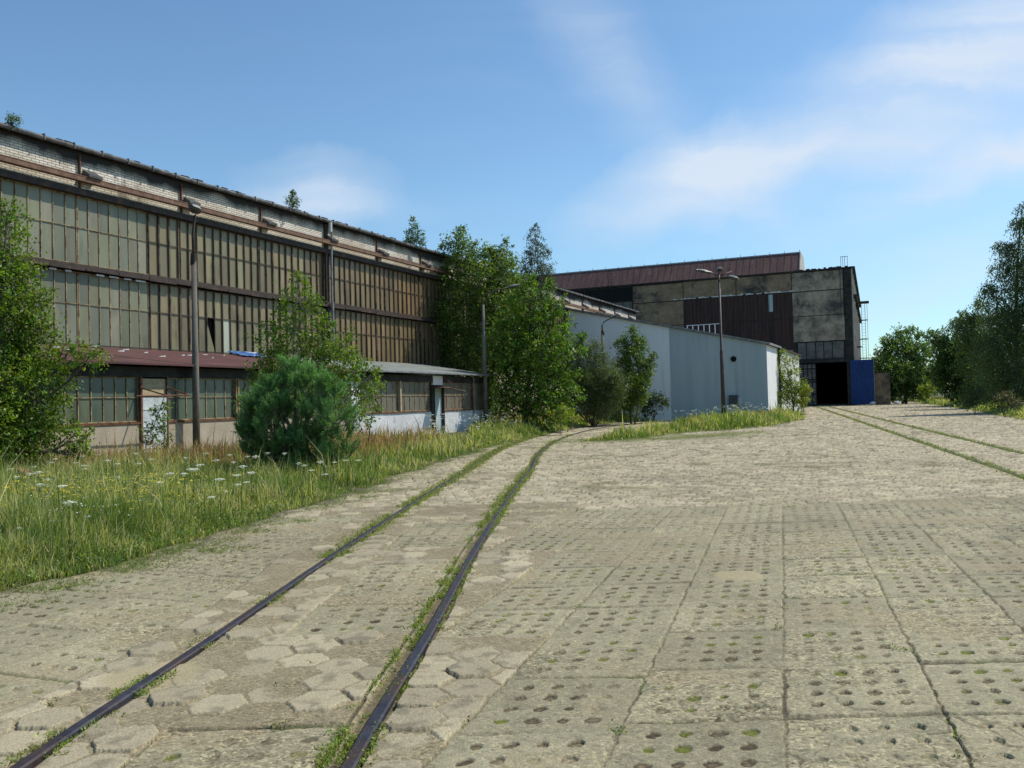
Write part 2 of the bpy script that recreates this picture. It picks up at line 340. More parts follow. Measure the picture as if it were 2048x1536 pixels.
def edist(x, y, P):
    d = np.full(np.shape(x), 1e9)
    for i in range(len(P)):
        a = P[i]; b = P[(i + 1) % len(P)]; ab = b - a; L = ab @ ab
        t = np.clip(((x - a[0]) * ab[0] + (y - a[1]) * ab[1]) / L, 0, 1)
        d = np.minimum(d, (x - a[0] - t * ab[0]) ** 2 + (y - a[1] - t * ab[1]) ** 2)
    return np.sqrt(d)
def sdist(x, y):
    """distance beyond the paving edge (positive on the meadow), a little ragged"""
    d = edist(x, y, PAVE); d = np.where(inside(x, y, PAVE), -d, d)
    return d + (fbm(x, y, 1.1, 40, 3) - .5) * .55 * np.clip(y / 10, .5, 1.2)
def meadow_z(x, y, d):
    return sm(.1, 3.0, d) * ((.10 + .15 * sm(22, 34, y)) + .12 * (fbm(x, y, 3, 50) - .5)) + (fbm(x, y, .5, 60) - .5) * .06 + .01

def hexcell(x, y, w):
    b = w * math.sqrt(3)
    i1 = np.round(x / w); j1 = np.round(y / b); x1 = x - i1 * w; y1 = y - j1 * b
    i2 = np.floor(x / w); j2 = np.floor(y / b); x2 = x - (i2 + .5) * w; y2 = y - (j2 + .5) * b
    c = (x1 * x1 + y1 * y1) < (x2 * x2 + y2 * y2)
    dx = np.where(c, x1, x2); dy = np.where(c, y1, y2)
    e = w / 2 - np.maximum(np.abs(dx), np.maximum(np.abs(dx * .5 + dy * .866), np.abs(dx * .5 - dy * .866)))
    return np.where(c, i1, i2 + 7000), np.where(c, j1, j2 + 7000), e, dx, dy
C = lambda *a: np.array(a)
def paving(x, y):
    """height and colour of the worn paving at x, y"""
    o = toff(x, y); o2 = t2off(x, y)
    wx = x + (fbm(x, y, .35, 1, 3) - .5) * .05; wy = y + (fbm(x, y, .35, 5, 3) - .5) * .05
    fx = x + (fbm(x, y, .07, 8, 3) - .5) * .034; fy = y + (fbm(x, y, .07, 9, 3) - .5) * .034
    n1 = fbm(x, y, .8, 11); n2 = fbm(x, y, .12, 12); n3 = fbm(x, y, .03, 13, 2); big = fbm(x, y, 4, 14)
    sand_c = C(.40, .345, .24); slab_c = C(.41, .378, .27); hex_c = C(.59, .52, .385); dirt_c = C(.085, .07, .05); moss_c = C(.10, .145, .025)
    # ---- slab grids
    def slabs(gx, gy, cw, ch, seed, stag):
        n3 = fbm(x, y, .045, 13, 2)
        ci = np.floor(gx / cw); gy2 = gy + (h2(ci, ci * 0, seed) - .5) * stag
        cj = np.floor(gy2 / ch); u = gx - ci * cw; v = gy2 - cj * ch
        a = h2(ci, cj, seed + 1); u = u + (h2(ci, cj, seed + 5) - .5) * .008; v = v + (h2(ci, cj, seed + 6) - .5) * .014
        e = np.minimum(np.minimum(u, cw - u), np.minimum(v, ch - v) * .55)
        mu = (cw - .18) / 4; mv = (ch - .16) / 4
        hi = np.clip(np.floor((u - .09) / mu), 0, 3); hj = np.clip(np.floor((v - .08) / mv), 0, 3)
        hu = (u - .09 - (hi + .5) * mu); hv = (v - .08 - (hj + .5) * mv)
        wr = .8 + .4 * h2(ci * 4 + hi, cj * 4 + hj, seed + 9)
        hr = np.maximum(np.maximum(np.abs(hu), np.abs(hv)), (np.abs(hu) + np.abs(hv)) * .74) / wr + (n3 - .5) * .016
        hid = h2(ci * 4 + hi, cj * 4 + hj, seed + 2)
        tilt = (h2(ci, cj, seed + 3) - .5) * .02 * (u / cw - .5) + (h2(ci, cj, seed + 4) - .5) * .03 * (v / ch - .5)
        wear = sm(.50, .66, fbm(x, y, .9, seed + 20) * .72 + a * .30)        # broken, gravelly slabs
        hole = 1 - sm(.030, .038, hr)
        fill = np.where(hid < .25, .45, np.where(hid < .6, .75, 1.)) * (1 - .65 * wear)
        z = .012 + (a - .5) * .012 + tilt - hole * .050 * fill
        z = z - wear * ((1 - n2) * .014) + (n2 - .5) * .004
        jw = .003 + .006 * h2(ci, cj, seed + 7) + .010 * (n1 - .5)
        jt = 1 - sm(jw * .5, jw + .007, e + (n3 - .5) * .012)
        z = z - jt * .030
        q_ = fbm(x, y, .75, seed + 70, 4); ck = (1 - sm(.002, .011, np.abs(q_ - .5))) * sm(.62, .85, a + .5 * (n1 - .5)) * .7 * (1 - .6 * sm(7, 12, y))
        z = z - ck * .006
        shade = .86 + .3 * a
        c = slab_c * shade[..., None]; c = c * (1 - .6 * ck)[..., None]
        c = c * (1 - .10 * wear)[..., None] + (C(.30, .26, .20) - .0) * (.10 * wear)[..., None]
        speck = sm(.60, .8, fbm(x, y, .035, seed + 30, 2)) * (.2 + .6 * wear)
        c = c * (1 - .45 * speck[..., None])
        lich = sm(.5, .75, fbm(x, y, .14, seed + 33, 3)) * (.28 + .30 * sm(2.5, 5.5, x)) * (1 - hole); c = c * (1 - lich[..., None]) + C(.17, .175, .13) * lich[..., None]
        hole = hole * np.where(a > .88, .15, 1.) * (.5 + .5 * sm(.30, .42, fbm(x, y, .5, seed + 12, 2)))
        mossy = hole * ((hid > .82) | (hid < .06)) * sm(.25, .5, n2 + .12)
        hf = hole * np.minimum(1, .66 + .3 * fill + .2 * sm(5, 9, y)) * (1 - .3 * wear); c = c * (1 - hf)[..., None] + (C(.085, .065, .042) * (1 + 1.3 * (1 - sm(.010, .024, hr)) * (hid < .7))[..., None]) * hf[..., None]
        c = c * (1 - mossy[..., None] * .9) + C(.17, .20, .035) * (mossy * .9)[..., None]
        jm = sm(.5, .66, fbm(x, y, .5, seed + 40)) * .8
        jc = dirt_c * (1 - jm)[..., None] + moss_c * jm[..., None]
        js = jt * .85 * (.35 + .65 * sm(.35, .6, fbm(x, y, .8, seed + 60, 3))) * (1 - .35 * sm(6, 12, y)); c = c * (1 - js)[..., None] + jc * js[..., None]
        sandy = sm(.60, .72, fbm(x, y, .7, seed + 50)) * (1 - jt * .6) * .75
        z = z * (1 - sandy) + .006 * sandy
        c = c * (1 - sandy[..., None]) + sand_c * sandy[..., None]
        gr_ = .42 + .36 * wear + .2 * hole
        return z, np.concatenate([c, gr_[..., None]], -1)
    # ---- hexagon pavers, partly drowned in sand
    def hexes(gx, gy, drown, seed):
        i, j, e, dy, dx = hexcell(gy, gx, .315); a = h2(i, j, seed); b = h2(i, j, seed + 1); c_ = h2(i, j, seed + 2)
        e2 = e + (n3 - .5) * .02
        base_ = .017 if seed == 500 else .018
        top = base_ + (a - .5) * (.036 if seed == 500 else .012) + dx * (b - .5) * .05 + dy * (c_ - .5) * .05
        jt = 1 - sm(.004, .017, e2)
        z = top * (1 - jt) + (-.012) * jt
        sand = .024 * (fbm(x, y, .7, seed + 5) - .5) + drown
        sunk = sm(-.0015, .0015, sand - z)
        c = hex_c * (.92 if seed == 500 else 1.) * (.72 + .34 * h2(i, j, seed + 3))[..., None]
        chip = sm(.5, .75, fbm(x, y, .1, seed + 7, 3)) * .34; c = c * (1 - chip)[..., None]
        jm = sm(.52, .68, fbm(x, y, .8, seed + 8)) 
        jc = C(.13, .10, .065) * (1 - jm)[..., None] + C(.13, .155, .04) * jm[..., None]
        c = c * (1 - jt * .9)[..., None] + jc * (jt * .9)[..., None]
        c = c * (1 - sunk)[..., None] + (sand_c * (.95 if seed == 500 else 1.0) * (.9 + .25 * (n2 - .5))[..., None]) * sunk[..., None]
        return np.maximum(z, sand), np.concatenate([c, (.16 + .45 * sunk)[..., None]], -1)
    def wa(c, a): return np.concatenate([c, np.broadcast_to(np.asarray(a, float)[..., None], c.shape[:-1] + (1,))], -1)
    zr, cr = slabs((fx - 1.13) - .316 * (fy - 3.69), fy - 4.2 + .813 * 4, .795, .813, 100, .16)
    ca, sa = math.cos(R(20)), math.sin(R(20))
    zl, cl = slabs(fx * ca - fy * sa + .2, fx * sa + fy * ca, .79, .98, 200, .5)
    zm, cm = slabs(o + (fx - x) + .29, fy, .95, .86, 300, 0)
    zh, ch_ = hexes(wx * .985 + wy * .17, wy * .985 - wx * .17, -.002 - .01 * sm(10, 14, y), 400)
    zs, cs = hexes(x + (fx - x) * .5, y + (fy - y) * .5 + .1, .015, 500); pass
    # ---- which goes where
    ci = np.floor(((fx - 1.13) - .316 * (fy - 3.69)) / .795); cj = np.floor((fy - 4.2) / .813)
    xc = 1.13 + .316 * ((cj + .5) * .813 + 4.2 - 3.69) + (ci + .5) * .795; oc = toff(xc, (cj + .5) * .813 + 4.2)
    A_r = (oc > 1.28) & (fy < 4.2 + .813 * 10.35 + (h2(ci, ci * 0, 77) - .5) * .25 + sm(7, 13, x) * 4) & (o > .8)
    A_m = (o > -.29 + .05 * (h2(np.floor(y / .86), np.floor(y * 0), 305) - .5)) & (o < .65) & (y < 11.5) & (h2(np.floor(y / .86), np.floor(y * 0), 303) > .12)
    A_l = (o < -1.12 - .22 * vn(y, y * 0, 1.3, 21)) & (y < 12.5)
    z = zh.copy(); c = ch_.copy()
    near = (np.abs(o) < 1.9) & (y < 13.5)
    z = np.where(near, zs, z); c = np.where(near[..., None], cs, c)
    for A_, zz, cc in ((A_r, zr, cr), (A_m, zm, cm), (A_l, zl, cl)):
        z = np.where(A_, zz, z); c = np.where(A_[..., None], cc, c)
    # ---- strips beside the rails: earth, moss, a groove
    for off, oo, kk in ((-.7525, o, 0), (.7525, o, 1), (-.7525, o2, 2), (.7525, o2, 3)):
        d = np.abs(oo - off)
        grow = sm(5, 16, y) if kk < 2 else 1.0
        w = (.065 + .02 * grow) * (1 + .9 * (fbm(x, y, .5, 70 + kk) - .5)) + (.05 if kk == 1 else 0) * (oo < off)
        g = 1 - sm(w * .75, w, d)
        mo = sm(.55 - .2 * grow, .68 - .15 * grow, fbm(x, y, .22, 80 + kk, 4)) * (.45 + .55 * sm(.35, .6, n3))
        gc = C(.20, .165, .11, .7) * (1 - mo)[..., None] + C(.16, .19, .06, .2) * mo[..., None]
        c = c * (1 - g)[..., None] + gc * g[..., None]; z = z * (1 - g) + (-.008 + .012 * mo + .01 * (n2 - .5)) * g
    gap = np.abs(o - .615); g = (1 - sm(.008, .016, gap)) * (y < 12); z = z - g * .02; c[..., :3] = c[..., :3] * (1 - g * .6)[..., None]
    # ---- stray weeds / dirt in the far field
    wd_ = sm(.64, .74, fbm(x, y, .9, 90)) * sm(12, 16, y) * .55
    isl = sm(1.6, 0, np.abs(y - 33.6 - .05 * x)) * sm(-1, 3, x) * sm(16, 8, x) * sm(.4, .6, fbm(x, y, .9, 95))
    wd_ = np.maximum(wd_, isl * .8)
    c = c * (1 - wd_)[..., None] + C(.17, .175, .075, .3) * wd_[..., None]
    for sx_, sy_, sr in ((3.0, 4.35, .16), (1.95, 7.55, .2), (-2.2, 5.1, .3)):
        g = 1 - sm(.7, 1.1, np.hypot((x - sx_) / sr, (y - sy_) / sr) + (n1 - .5)); c = c * (1 - g)[..., None] + C(.45, .39, .26, .1) * g[..., None]; z = np.maximum(z, .018 * g)
    # slow undulation, wheel ruts
    z = z + (fbm(x, y, 2.5, 15) - .5) * .035
    fade = 1 - .75 * sm(16, 40, y)
    c[..., :3] *= (C(.80, .785, .70) * (.93 + .16 * (big - .5))[..., None]); return z * fade, c

# ------------------------------------------------------------------ ground sheets
def ground_grid():
    ys = [1.6]
    while ys[-1] < 175:
        y = ys[-1]; ys.append(y + max(.0055, y * y * .00046))
    ys = np.array(ys); us = np.linspace(-.86, .80, 1420)
    Y, Ug = np.meshgrid(ys, us, indexing='ij'); X = Ug * (Y + .6)
    return X, Y
def build_ground():
    X, Y = ground_grid(); nr, nc = X.shape
    d = sdist(X, Y)
    z, c = paving(X, Y)
    zm_ = meadow_z(X, Y, d)
    t = sm(-.10, .12, d)
    Z = np.where(d > 0, np.maximum(zm_ * t, z * (1 - t)) , z * (1 - sm(-.1, 0, d)) + .01 * sm(-.1, 0, d))
    edge = sm(-.35, .0, d) * sm(.35, .6, fbm(X, Y, .3, 33)); c = c * (1 - edge)[..., None] + C(.12, .11, .06, .3) * edge[..., None]
    mc = C(.075, .075, .035, .2) * (.7 + .7 * fbm(X, Y, .6, 44))[..., None]
    c = c * (1 - t)[..., None] + mc * t[..., None]
    idx = np.arange(nr * nc).reshape(nr, nc)
    q = np.stack([idx[:-1, :-1], idx[:-1, 1:], idx[1:, 1:], idx[1:, :-1]], -1).reshape(-1, 4)
    dm = (d[:-1, :-1] + d[1:, 1:]).ravel() / 2
    V = np.stack([X, Y, Z], -1).reshape(-1, 3); c = c.reshape(-1, 4)
    for nm, sel in (('paved_yard', dm < 0.02), ('meadow_ground', dm >= 0.02)):
        f = q[sel]; used = np.unique(f); rm = np.zeros(len(V), np.int64); rm[used] = np.arange(len(used))
        o = npmesh(nm, V[used], [rm[f]], M['ground'], col=c[used], smooth=True); tag(o, kind='structure')
build_ground()
o = npmesh('ground', [(-2500, -400, -.12), (2500, -400, -.12), (2500, 4000, -.12), (-2500, 4000, -.12)], [np.array([[0, 1, 2, 3]])], M['soil']); tag(o, kind='structure')

# ------------------------------------------------------------------ railway tracks
def rail_strip(pts, w, z0, z1, mb):
    pts = np.asarray(pts); n = len(pts); T = np.gradient(pts, axis=0); T /= np.linalg.norm(T, axis=1)[:, None]; Nn = np.stack([T[:, 1], -T[:, 0]], 1)
    prof = [(-w, z0), (-w, z1 - .008), (-w * .72, z1), (w * .72, z1), (w, z1 - .008), (w, z0)]
    vs = [(p[0] + nn[0] * a, p[1] + nn[1] * a, b) for p, nn in zip(pts, Nn) for a, b in prof]; m = len(prof)
    mb.add(vs, [(i * m + j, i * m + j + 1, (i + 1) * m + j + 1, (i + 1) * m + j) for i in range(n - 1) for j in range(m - 1)])
def off_curve(off):
    s = TS; L = np.sqrt(1 + s * s); return np.stack([TC[:, 0] + off / L, TC[:, 1] - off * s / L], 1)
t = thing('railway_track', 'curving railway track with dark steel rails set flush in the worn paving', 'railway track', (-1.5, 3.85, 0))
for off in (-.7525, .7525):
    mb = MB(); pc = off_curve(off) - np.array([-1.5, 3.85]); rail_strip(pc, .034, -.10, .034 if off > 0 else .03, mb); mb.build('rail', M['rail'], t)
t = thing('railway_track', 'straight overgrown railway track running from the right into the dark hall gate', 'railway track', (12.15, 22.2, 0))
for off in (-.7525, .7525):
    mb = MB(); p0 = np.array([off / .953, 0]); dd = np.array([.318, 1]); rail_strip([p0 + dd * k for k in np.linspace(-14, 125, 60)], .034, -.10, .02, mb); mb.build('rail', M['rail'], t)

# ------------------------------------------------------------------ the long workshop on the left
RZ = -R(25.1)
def place(a, s, ang=25.1): return tuple(WP(a, s, 0, ang))
rng = np.random.default_rng(5)
S0 = 5.0; S1 = 79.4
bld = thing('workshop_building', 'long old workshop with tall dusty glass bays and a whitewashed brick band under the eaves', 'building', place(-23.8, S0), RZ)
L_ = S1 - S0
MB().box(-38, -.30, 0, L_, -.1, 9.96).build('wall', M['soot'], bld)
MB().box(-.298, 0, 0, L_, 8.78, 9.98).build('brick_wall', M['brick'], bld)
MB().box(-.29, .11, 0, L_, 8.57, 8.775).build('lintel', M['darkiron'], bld)
mb = MB().box(-.29, .12, 0, L_, 6.17, 6.24).box(-.2, .03, 0, L_, 6.24, 6.36)
for k in range(60):      # slightly bent flashing on the ledge
    s = k * 1.25; mb.box(.122, .135, s, s + 1.2, 6.15 + rng.uniform(-.03, .02), 6.25 + rng.uniform(-.02, .02))
mb.build('ledge', M['darkiron'], bld)
for k in range(11):
    s = 15.4 - S0 + k * .53 + rng.uniform(0, .1)
    if k in (3, 6): continue
    MB().box(.03, .05, s, s + rng.uniform(.2, .45), 6.055 + rng.uniform(0, .02), 6.115).build('torn_flashing', M['whiteold'], bld)
mb = MB().box(.16, .36, 0, L_, 9.10, 9.125).box(.16, .36, 0, L_, 8.95, 8.972).box(.335, .35, 0, L_, 8.972, 9.10)
mb.build('beam', M['rustbeam'], bld)
bays = [18.63 - 4.17 * 3 + 4.17 * k for k in range(18)]
bays = [b for b in bays if S0 < b < S1 - 1]
for k, b in enumerate(bays):
    y = b - S0
    if abs(b - 31.2) > .5: MB().box(.002, .09, y - .022, y + .022, 8.78, 9.85).build('strut', M['rust'], bld)
    mb = MB()
    mb.prism([(.05, 9.126), (.42, 9.126), (.42, 9.20), (.05, 9.42)], 1, y + .08, y + .58)
    h = mb.build('lamp_hood', M['lampdark'], bld, bevel=.015)
    MB().box(.401, .42, y + .06, y + .56, 9.126, 9.20).build('bracket', M['roofedge'], h)
# windows: two tiers in every bay, ten strips of glass each
EDG = [S0] + bays + [S1]
def window(parent, y0, y1, z0, zt, z1, n, X, style, pm, s_abs=0, special=None, wrand=.25):
    V = []; F = []; Cc = []
    w = (y1 - y0) / n
    for i in range(n):
        for (za, zb) in ((z0, zt), (zt, z1)):
            s = s_abs + y0 + i * w; ja = rng.uniform(-.012, .012); jb = rng.uniform(-.012, .012)
            ya, yb = y0 + i * w + .004, y0 + (i + 1) * w - .004
            c = np.ones(3) * rng.uniform(1 - wrand, 1 + wrand); c = c * np.array([1 + rng.uniform(-.06, .08), 1, 1 + rng.uniform(-.1, .06)])
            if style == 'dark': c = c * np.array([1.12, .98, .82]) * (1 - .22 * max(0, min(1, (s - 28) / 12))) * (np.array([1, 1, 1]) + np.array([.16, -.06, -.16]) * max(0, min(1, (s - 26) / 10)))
            sp = special(s + w / 2, za) if special else None
            k = len(V)
            if sp == 'broken':
                V += [(X + .02, ya, za + .02), (X + .06, yb, za + .02), (X + .03, yb, za + .10), (X + .02, ya, zb - .1)]; 
            else: V += [(X + ja, ya, za), (X + jb, yb, za), (X + jb * .3, yb, zb), (X + ja * .3, ya, zb)]
            F.append((k, k + 1, k + 2, k + 3))
            if sp == 'shine': c = c * 0 + np.array([2.4, 2.5, 2.9])  # glint on the glass, put into the pane's colour
            Cc += [c] * 4
    o = npmesh('window', V, [np.array(F)], pm, parent, col=np.array(Cc))
    mb = MB(); bd = style == 'dark'
    for i in range(n + 1):
        y = y0 + i * w; ww = (.017 if rng.random() > .2 else .030) if bd else .012; dep = (.06 if bd else .025)
        y = min(max(y, y0 + ww), y1 - ww); jx = rng.uniform(-.01, .01)
        mb.box(X + .012, X + dep, y - ww + jx, y + ww + jx, z0, z1)
    mb.box(X + .014, X + (.05 if bd else .035), y0, y1, zt - .009, zt + .009)
    mb.box(X + .014, X + .045, y0, y1, z0, z0 + .03); mb.box(X + .014, X + .045, y0, y1, z1 - .03, z1)
    mb.build('glazing_bars', M['bardark'] if bd else M['barlight'], o)
    return o
def spec_main(s, z):
    if z < 4.5 and abs(s - 24.33) < .25: return 'broken'
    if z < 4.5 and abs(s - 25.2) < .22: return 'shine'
for i in range(len(EDG) - 1):
    y0, y1 = EDG[i] - S0, EDG[i + 1] - S0
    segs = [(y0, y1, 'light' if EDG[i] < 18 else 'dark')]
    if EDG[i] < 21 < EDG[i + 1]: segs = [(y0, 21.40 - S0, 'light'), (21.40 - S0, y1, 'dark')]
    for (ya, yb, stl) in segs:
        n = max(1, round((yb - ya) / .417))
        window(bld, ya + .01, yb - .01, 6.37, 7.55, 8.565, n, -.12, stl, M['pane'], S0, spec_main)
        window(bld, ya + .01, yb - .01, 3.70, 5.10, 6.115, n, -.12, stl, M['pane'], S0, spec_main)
MB().box(-.29, -.02, 0, L_, 0, 3.695).build('plinth', M['plaster'], bld)
# roof with its gutter and downpipe
mb = MB().prism([(.17, 10.0), (.17, 10.10), (-19, 11.3), (-38.4, 10.1), (-38.4, 10.0), (-19, 11.18)], 1, -.4, L_ + .3)
mb.build('roof', M['rooffelt'], bld)
mb = MB(); mb.tube([(.22, y, 10.03 + .012 * math.sin(y * .9)) for y in np.arange(-.4, L_ + .3, 1.0)], .075, 8)
for y in np.arange(0, L_, 1.02): mb.box(.13, .31, y, y + .03, 9.94, 10.13)
mb.build('gutter', M['roofedge'], bld)
mb = MB()
for k in range(90):      # lifted edges of the roofing felt above the gutter
    y = rng.uniform(0, L_); w = rng.uniform(.1, .5); mb.box(.08, .15 + rng.uniform(0, .06), y, y + w, 10.09, 10.13 + rng.uniform(0, .04))
mb.build('felt_edge', M['soot'], bld)
y = 31.25 - S0
MB().box(.003, .12, y - .12, y + .04, 6.4, 9.9).build('strut', M['darkiron'], bld)
dp = MB().tube([(.22, y + .1, 9.98), (.22, y + .1, 9.55)], .09, 10).build('downpipe', M['whiteold'], bld)
MB().tube([(.28, y + .12, 9.5), (.24, y + .12, 8.5), (.22, y + .12, 6.4)], .055, 8).tube([(.25, y + .12, 6.4), (.25, y + .12, 4.4)], .06, 8).build('lower_pipe', M['zinc'], dp)
MB().box(.0, .14, y - .06, y + .03, 3.75, 6.1).build('strut', M['soot'], bld)

# ------------------------------------------------------------------ lean-to annexes along the workshop
SA = 6.0; SB = 27.1
an = thing('lean_to_annex', 'low lean-to annex with a maroon sheet roof, plastered base wall and rows of green glass', 'building', place(-19.8, SA), RZ)
LA = SB - SA
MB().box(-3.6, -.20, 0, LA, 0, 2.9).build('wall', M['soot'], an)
DY0, DY1 = 17.42 - SA, 18.30 - SA
MB().box(-.199, 0, 0, DY0 - .05, 0, 1.27).box(-.199, 0, DY1 + .03, LA, 0, 1.27).build('plinth', M['plaster'], an)
MB().box(-.19, .03, 0, DY0 - .05, 1.272, 1.33).box(-.19, .03, DY1 + .03, LA, 1.272, 1.33).build('sill', M['rust'], an)
for (a_, b_) in ((0, 5.1), (5.16, DY0 - .06), (DY1 + .04, 21.12 - SA), (21.28 - SA, 24.4 - SA), (24.5 - SA, LA)):
    window(an, a_, b_, 1.335, 2.02, 2.60, max(1, round((b_ - a_) / .40)), -.08, 'light', M['paneb'], SA, None, .16)
MB().box(-.08, .04, 21.13 - SA, 21.165 - SA, 1.33, 2.62).box(-.08, .04, 21.225 - SA, 21.27 - SA, 1.33, 2.62).build('post', M['barlight'], an)
MB().box(-.19, .02, 0, LA, 2.605, 2.90).build('fascia', M['soot'], an)
mb = MB().prism([(.38, 2.93), (.38, 2.985), (-3.98, 3.76), (-3.98, 3.69)], 1, -.2, LA + .05)
ro = mb.build('roof', M['maroonroof'], an)
sl_ = (3.76 - 2.985) / 4.36
for k in range(22):       # scraps of flashing and bits of rubbish on the sheet
    y = rng.uniform(9, LA); x = -rng.uniform(1.5, 3.9); z = 2.985 + (.38 - x) * sl_
    w = rng.uniform(.05, .35); MB().hexa([(x, y, z + .004), (x + .03, y, z + .004), (x + .05, y + w, z + .004), (x + .01, y + w, z + .004)], [(x, y, z + .02), (x + .03, y, z + .02), (x + .05, y + w, z + .05), (x + .01, y + w, z + .05)]).build('loose_flashing', M['whiteold'], ro)
mb = MB()
for k in range(24): y = k * .9; mb.box(-3.99, .40, y, y + .025, 0, .001)
mb = MB().box(-3.96, -3.90, 0, LA, 3.77, 3.80); mb.build('wall_flashing', M['soot'], ro)
d_ = MB().box(-.03, .025, DY0, DY1, .02, 2.03).box(.025, .04, DY0, DY1, 1.66, 1.68).box(.025, .045, DY0, DY1, 1.17, 1.20).box(.025, .04, DY0, DY1, .55, .565).build('door', M['doorpaint'], an)
MB().box(.026, .08, DY1 - .12, DY1 - .09, 1.0, 1.10).build('handle', M['darkiron'], d_)
MB().box(-.12, .05, DY0 - .07, DY0 - .005, 0, 2.62).box(-.12, .045, DY1 + .004, DY1 + .035, 0, 2.62).box(-.12, .04, DY0 - .004, DY1 + .003, 2.035, 2.075).build('door_frame', M['rust'], an)
MB().box(-.1, -.02, DY0, DY1, 2.08, 2.56).build('board_panel', M['wood'], an)
mb = MB().tube([(0, 17.38 - SA, 2.30), (.80, 17.55 - SA, 2.06)], .022).tube([(0, 18.34 - SA, 2.31), (.80, 18.38 - SA, 2.06)], .022)
mb.tube([(.78, 16.55 - SA, 2.04), (.80, 17.5 - SA, 2.05), (.80, 18.38 - SA, 2.06)], .024)
mb.build('canopy_frame', M['rust'], an)
# blue tarpaulin scrap lying on its roof
x0 = -3.85
mb = MB(); yy0 = 24.9
def rz_(x): return 2.985 + (.38 - x) * sl_
n = 9; vs = []
for i in range(n):
    for j in range(5):
        x = -3.9 + .22 * j; y = yy0 + .2 * i + .1 * math.sin(j); vs.append((x, y - SA, rz_(x) + .02 + .05 * abs(math.sin(i * 1.7 + j)) + (.08 if j == 0 else 0)))
mb.add(vs, [(i * 5 + j, (i + 1) * 5 + j, (i + 1) * 5 + j + 1, i * 5 + j + 1) for i in range(n - 1) for j in range(4)])
tp = mb.build('tarpaulin', M['tarp'], None, smooth=True)
tp.location = place(-19.8, SA); tp.rotation_euler = (0, 0, RZ); tag(tp, 'crumpled blue tarpaulin lying at the upper edge of the maroon lean-to roof', 'tarpaulin')
sm_ = tp.modifiers.new('thick', 'SOLIDIFY'); sm_.thickness = .006

SC = 27.35; SD = 39.5; LC = SD - SC
an2 = thing('lean_to_annex', 'low lean-to annex with a grey-green roof, whitewashed base wall and brown dusty glass', 'building', place(-19.8, SC), RZ)
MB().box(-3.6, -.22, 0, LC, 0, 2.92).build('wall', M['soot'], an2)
G0, G1 = 33.8 - SC, 34.68 - SC
MB().box(-.219, 0, .60, G0 - .28, 0, 1.28).box(-.219, 0, G1 + .03, LC, 0, 1.28).build('plinth', M['whitewash'], an2)
MB().box(-.219, .06, 0, .58, 0, 2.88).build('corner_pier', M['whitewash'], an2)
mb = MB()
for k in range(26):
    y = .6 + k * (LC - .6) / 26; w = (LC - .6) / 26
    if G0 - .4 < y + w / 2 < G1 + .1: continue
    mb.box(-.05, .05, y, y + w, 1.283 + .012 * math.sin(k * .9), 1.335)
mb.build('sill', M['rust'], an2)
for (a_, b_) in ((.62, 30.86 - SC), (30.98 - SC, G0 - .3), (G1 + .06, 37.5 - SC), (37.63 - SC, LC - .02)):
    window(an2, a_, b_, 1.34, 2.02, 2.62, max(1, round((b_ - a_) / .40)), -.08, 'light', M['panec'], SC, None, .14)
MB().box(-.1, .06, 30.87 - SC, 30.97 - SC, 1.34, 2.64).build('post', M['wood'], an2)
MB().box(-.1, .06, 37.51 - SC, 37.62 - SC, 1.34, 2.64).build('post', M['rust'], an2)
MB().box(-.21, .02, .58, LC, 2.625, 2.92).build('fascia', M['soot'], an2)
MB().prism([(.42, 2.97), (.42, 3.03), (-3.98, 3.80), (-3.98, 3.73)], 1, -.25, LC + .1).build('roof', M['greenroof'], an2)
MB().box(.425, .45, -.25, LC + .1, 2.985, 3.05).build('gutter', M['zinc'], an2)
MB().box(-.20, -.10, G0 + .04, G1 - .02, .02, 2.36).build('door', M['cladB'], an2)
MB().box(-.21, .04, G0 - .27, G0 + .03, 0, 2.42).box(-.21, .03, G1 - .015, G1 + .035, 0, 2.42).build('door_frame', M['soot'], an2)
MB().box(-.08, .03, G0 - .1, G1 - .1, 2.50, 2.92).build('panel', M['whiteold'], an2)
mb = MB().hexa([(0, G0 - .2, 2.40), (1.05, G0 - .05, 2.30), (1.05, G1 + .30, 2.18), (0, G1 + .1, 2.42)], [(0, G0 - .2, 2.425), (1.05, G0 - .05, 2.325), (1.05, G1 + .30, 2.205), (0, G1 + .1, 2.445)])
cn = mb.build('canopy', M['rustbeam'], an2)
MB().tube([(.02, G1 - .1, 2.92), (.75, G1 + .05, 2.36)], .02).build('stay', M['rust'], cn)
MB().tube([(.07, 37.6 - SC, 2.98), (.07, 37.6 - SC, .1)], .035, 8).build('downpipe', M['zinc'], an2)

# ------------------------------------------------------------------ grey clad shed
sh = thing('clad_shed', 'grey-blue metal clad shed with a sloping roof and one bright white side wall', 'building', place(-9, 61.1), RZ)
XL = -14.75
def zt(x): return 5.20 + (-x) * (8.63 - 5.20) / 14.75
MB().prism([(XL, 0), (0 - .02, 0), (-.02, zt(0) - .02), (XL, zt(XL) - .02)], 1, .06, 19).build('wall', M['whiteold'], sh)
MB().prism([(XL, 0), (-6.84, 0), (-6.84, zt(-6.84)), (XL, zt(XL))], 1, 0, .058).build('cladding', M['cladA'], sh)
mb = MB().prism([(-6.837, 0), (-.002, 0), (-.002, zt(0)), (-6.837, zt(-6.837))], 1, -.004, .058)
mb.build('cladding', M['cladB'], sh)
mb = MB()
for x in np.arange(-6.6, -.2, 1.02): mb.prism([(x, 0), (x + .012, 0), (x + .012, zt(x) - .02), (x, zt(x) - .02)], 1, -.012, -.0045)
mb.build('seam', M['cladB'], sh); mb = MB()
for x in np.arange(XL + .4, -7, 1.02): mb.prism([(x, 0), (x + .012, 0), (x + .012, zt(x) - .02), (x, zt(x) - .02)], 1, -.008, -.0005)
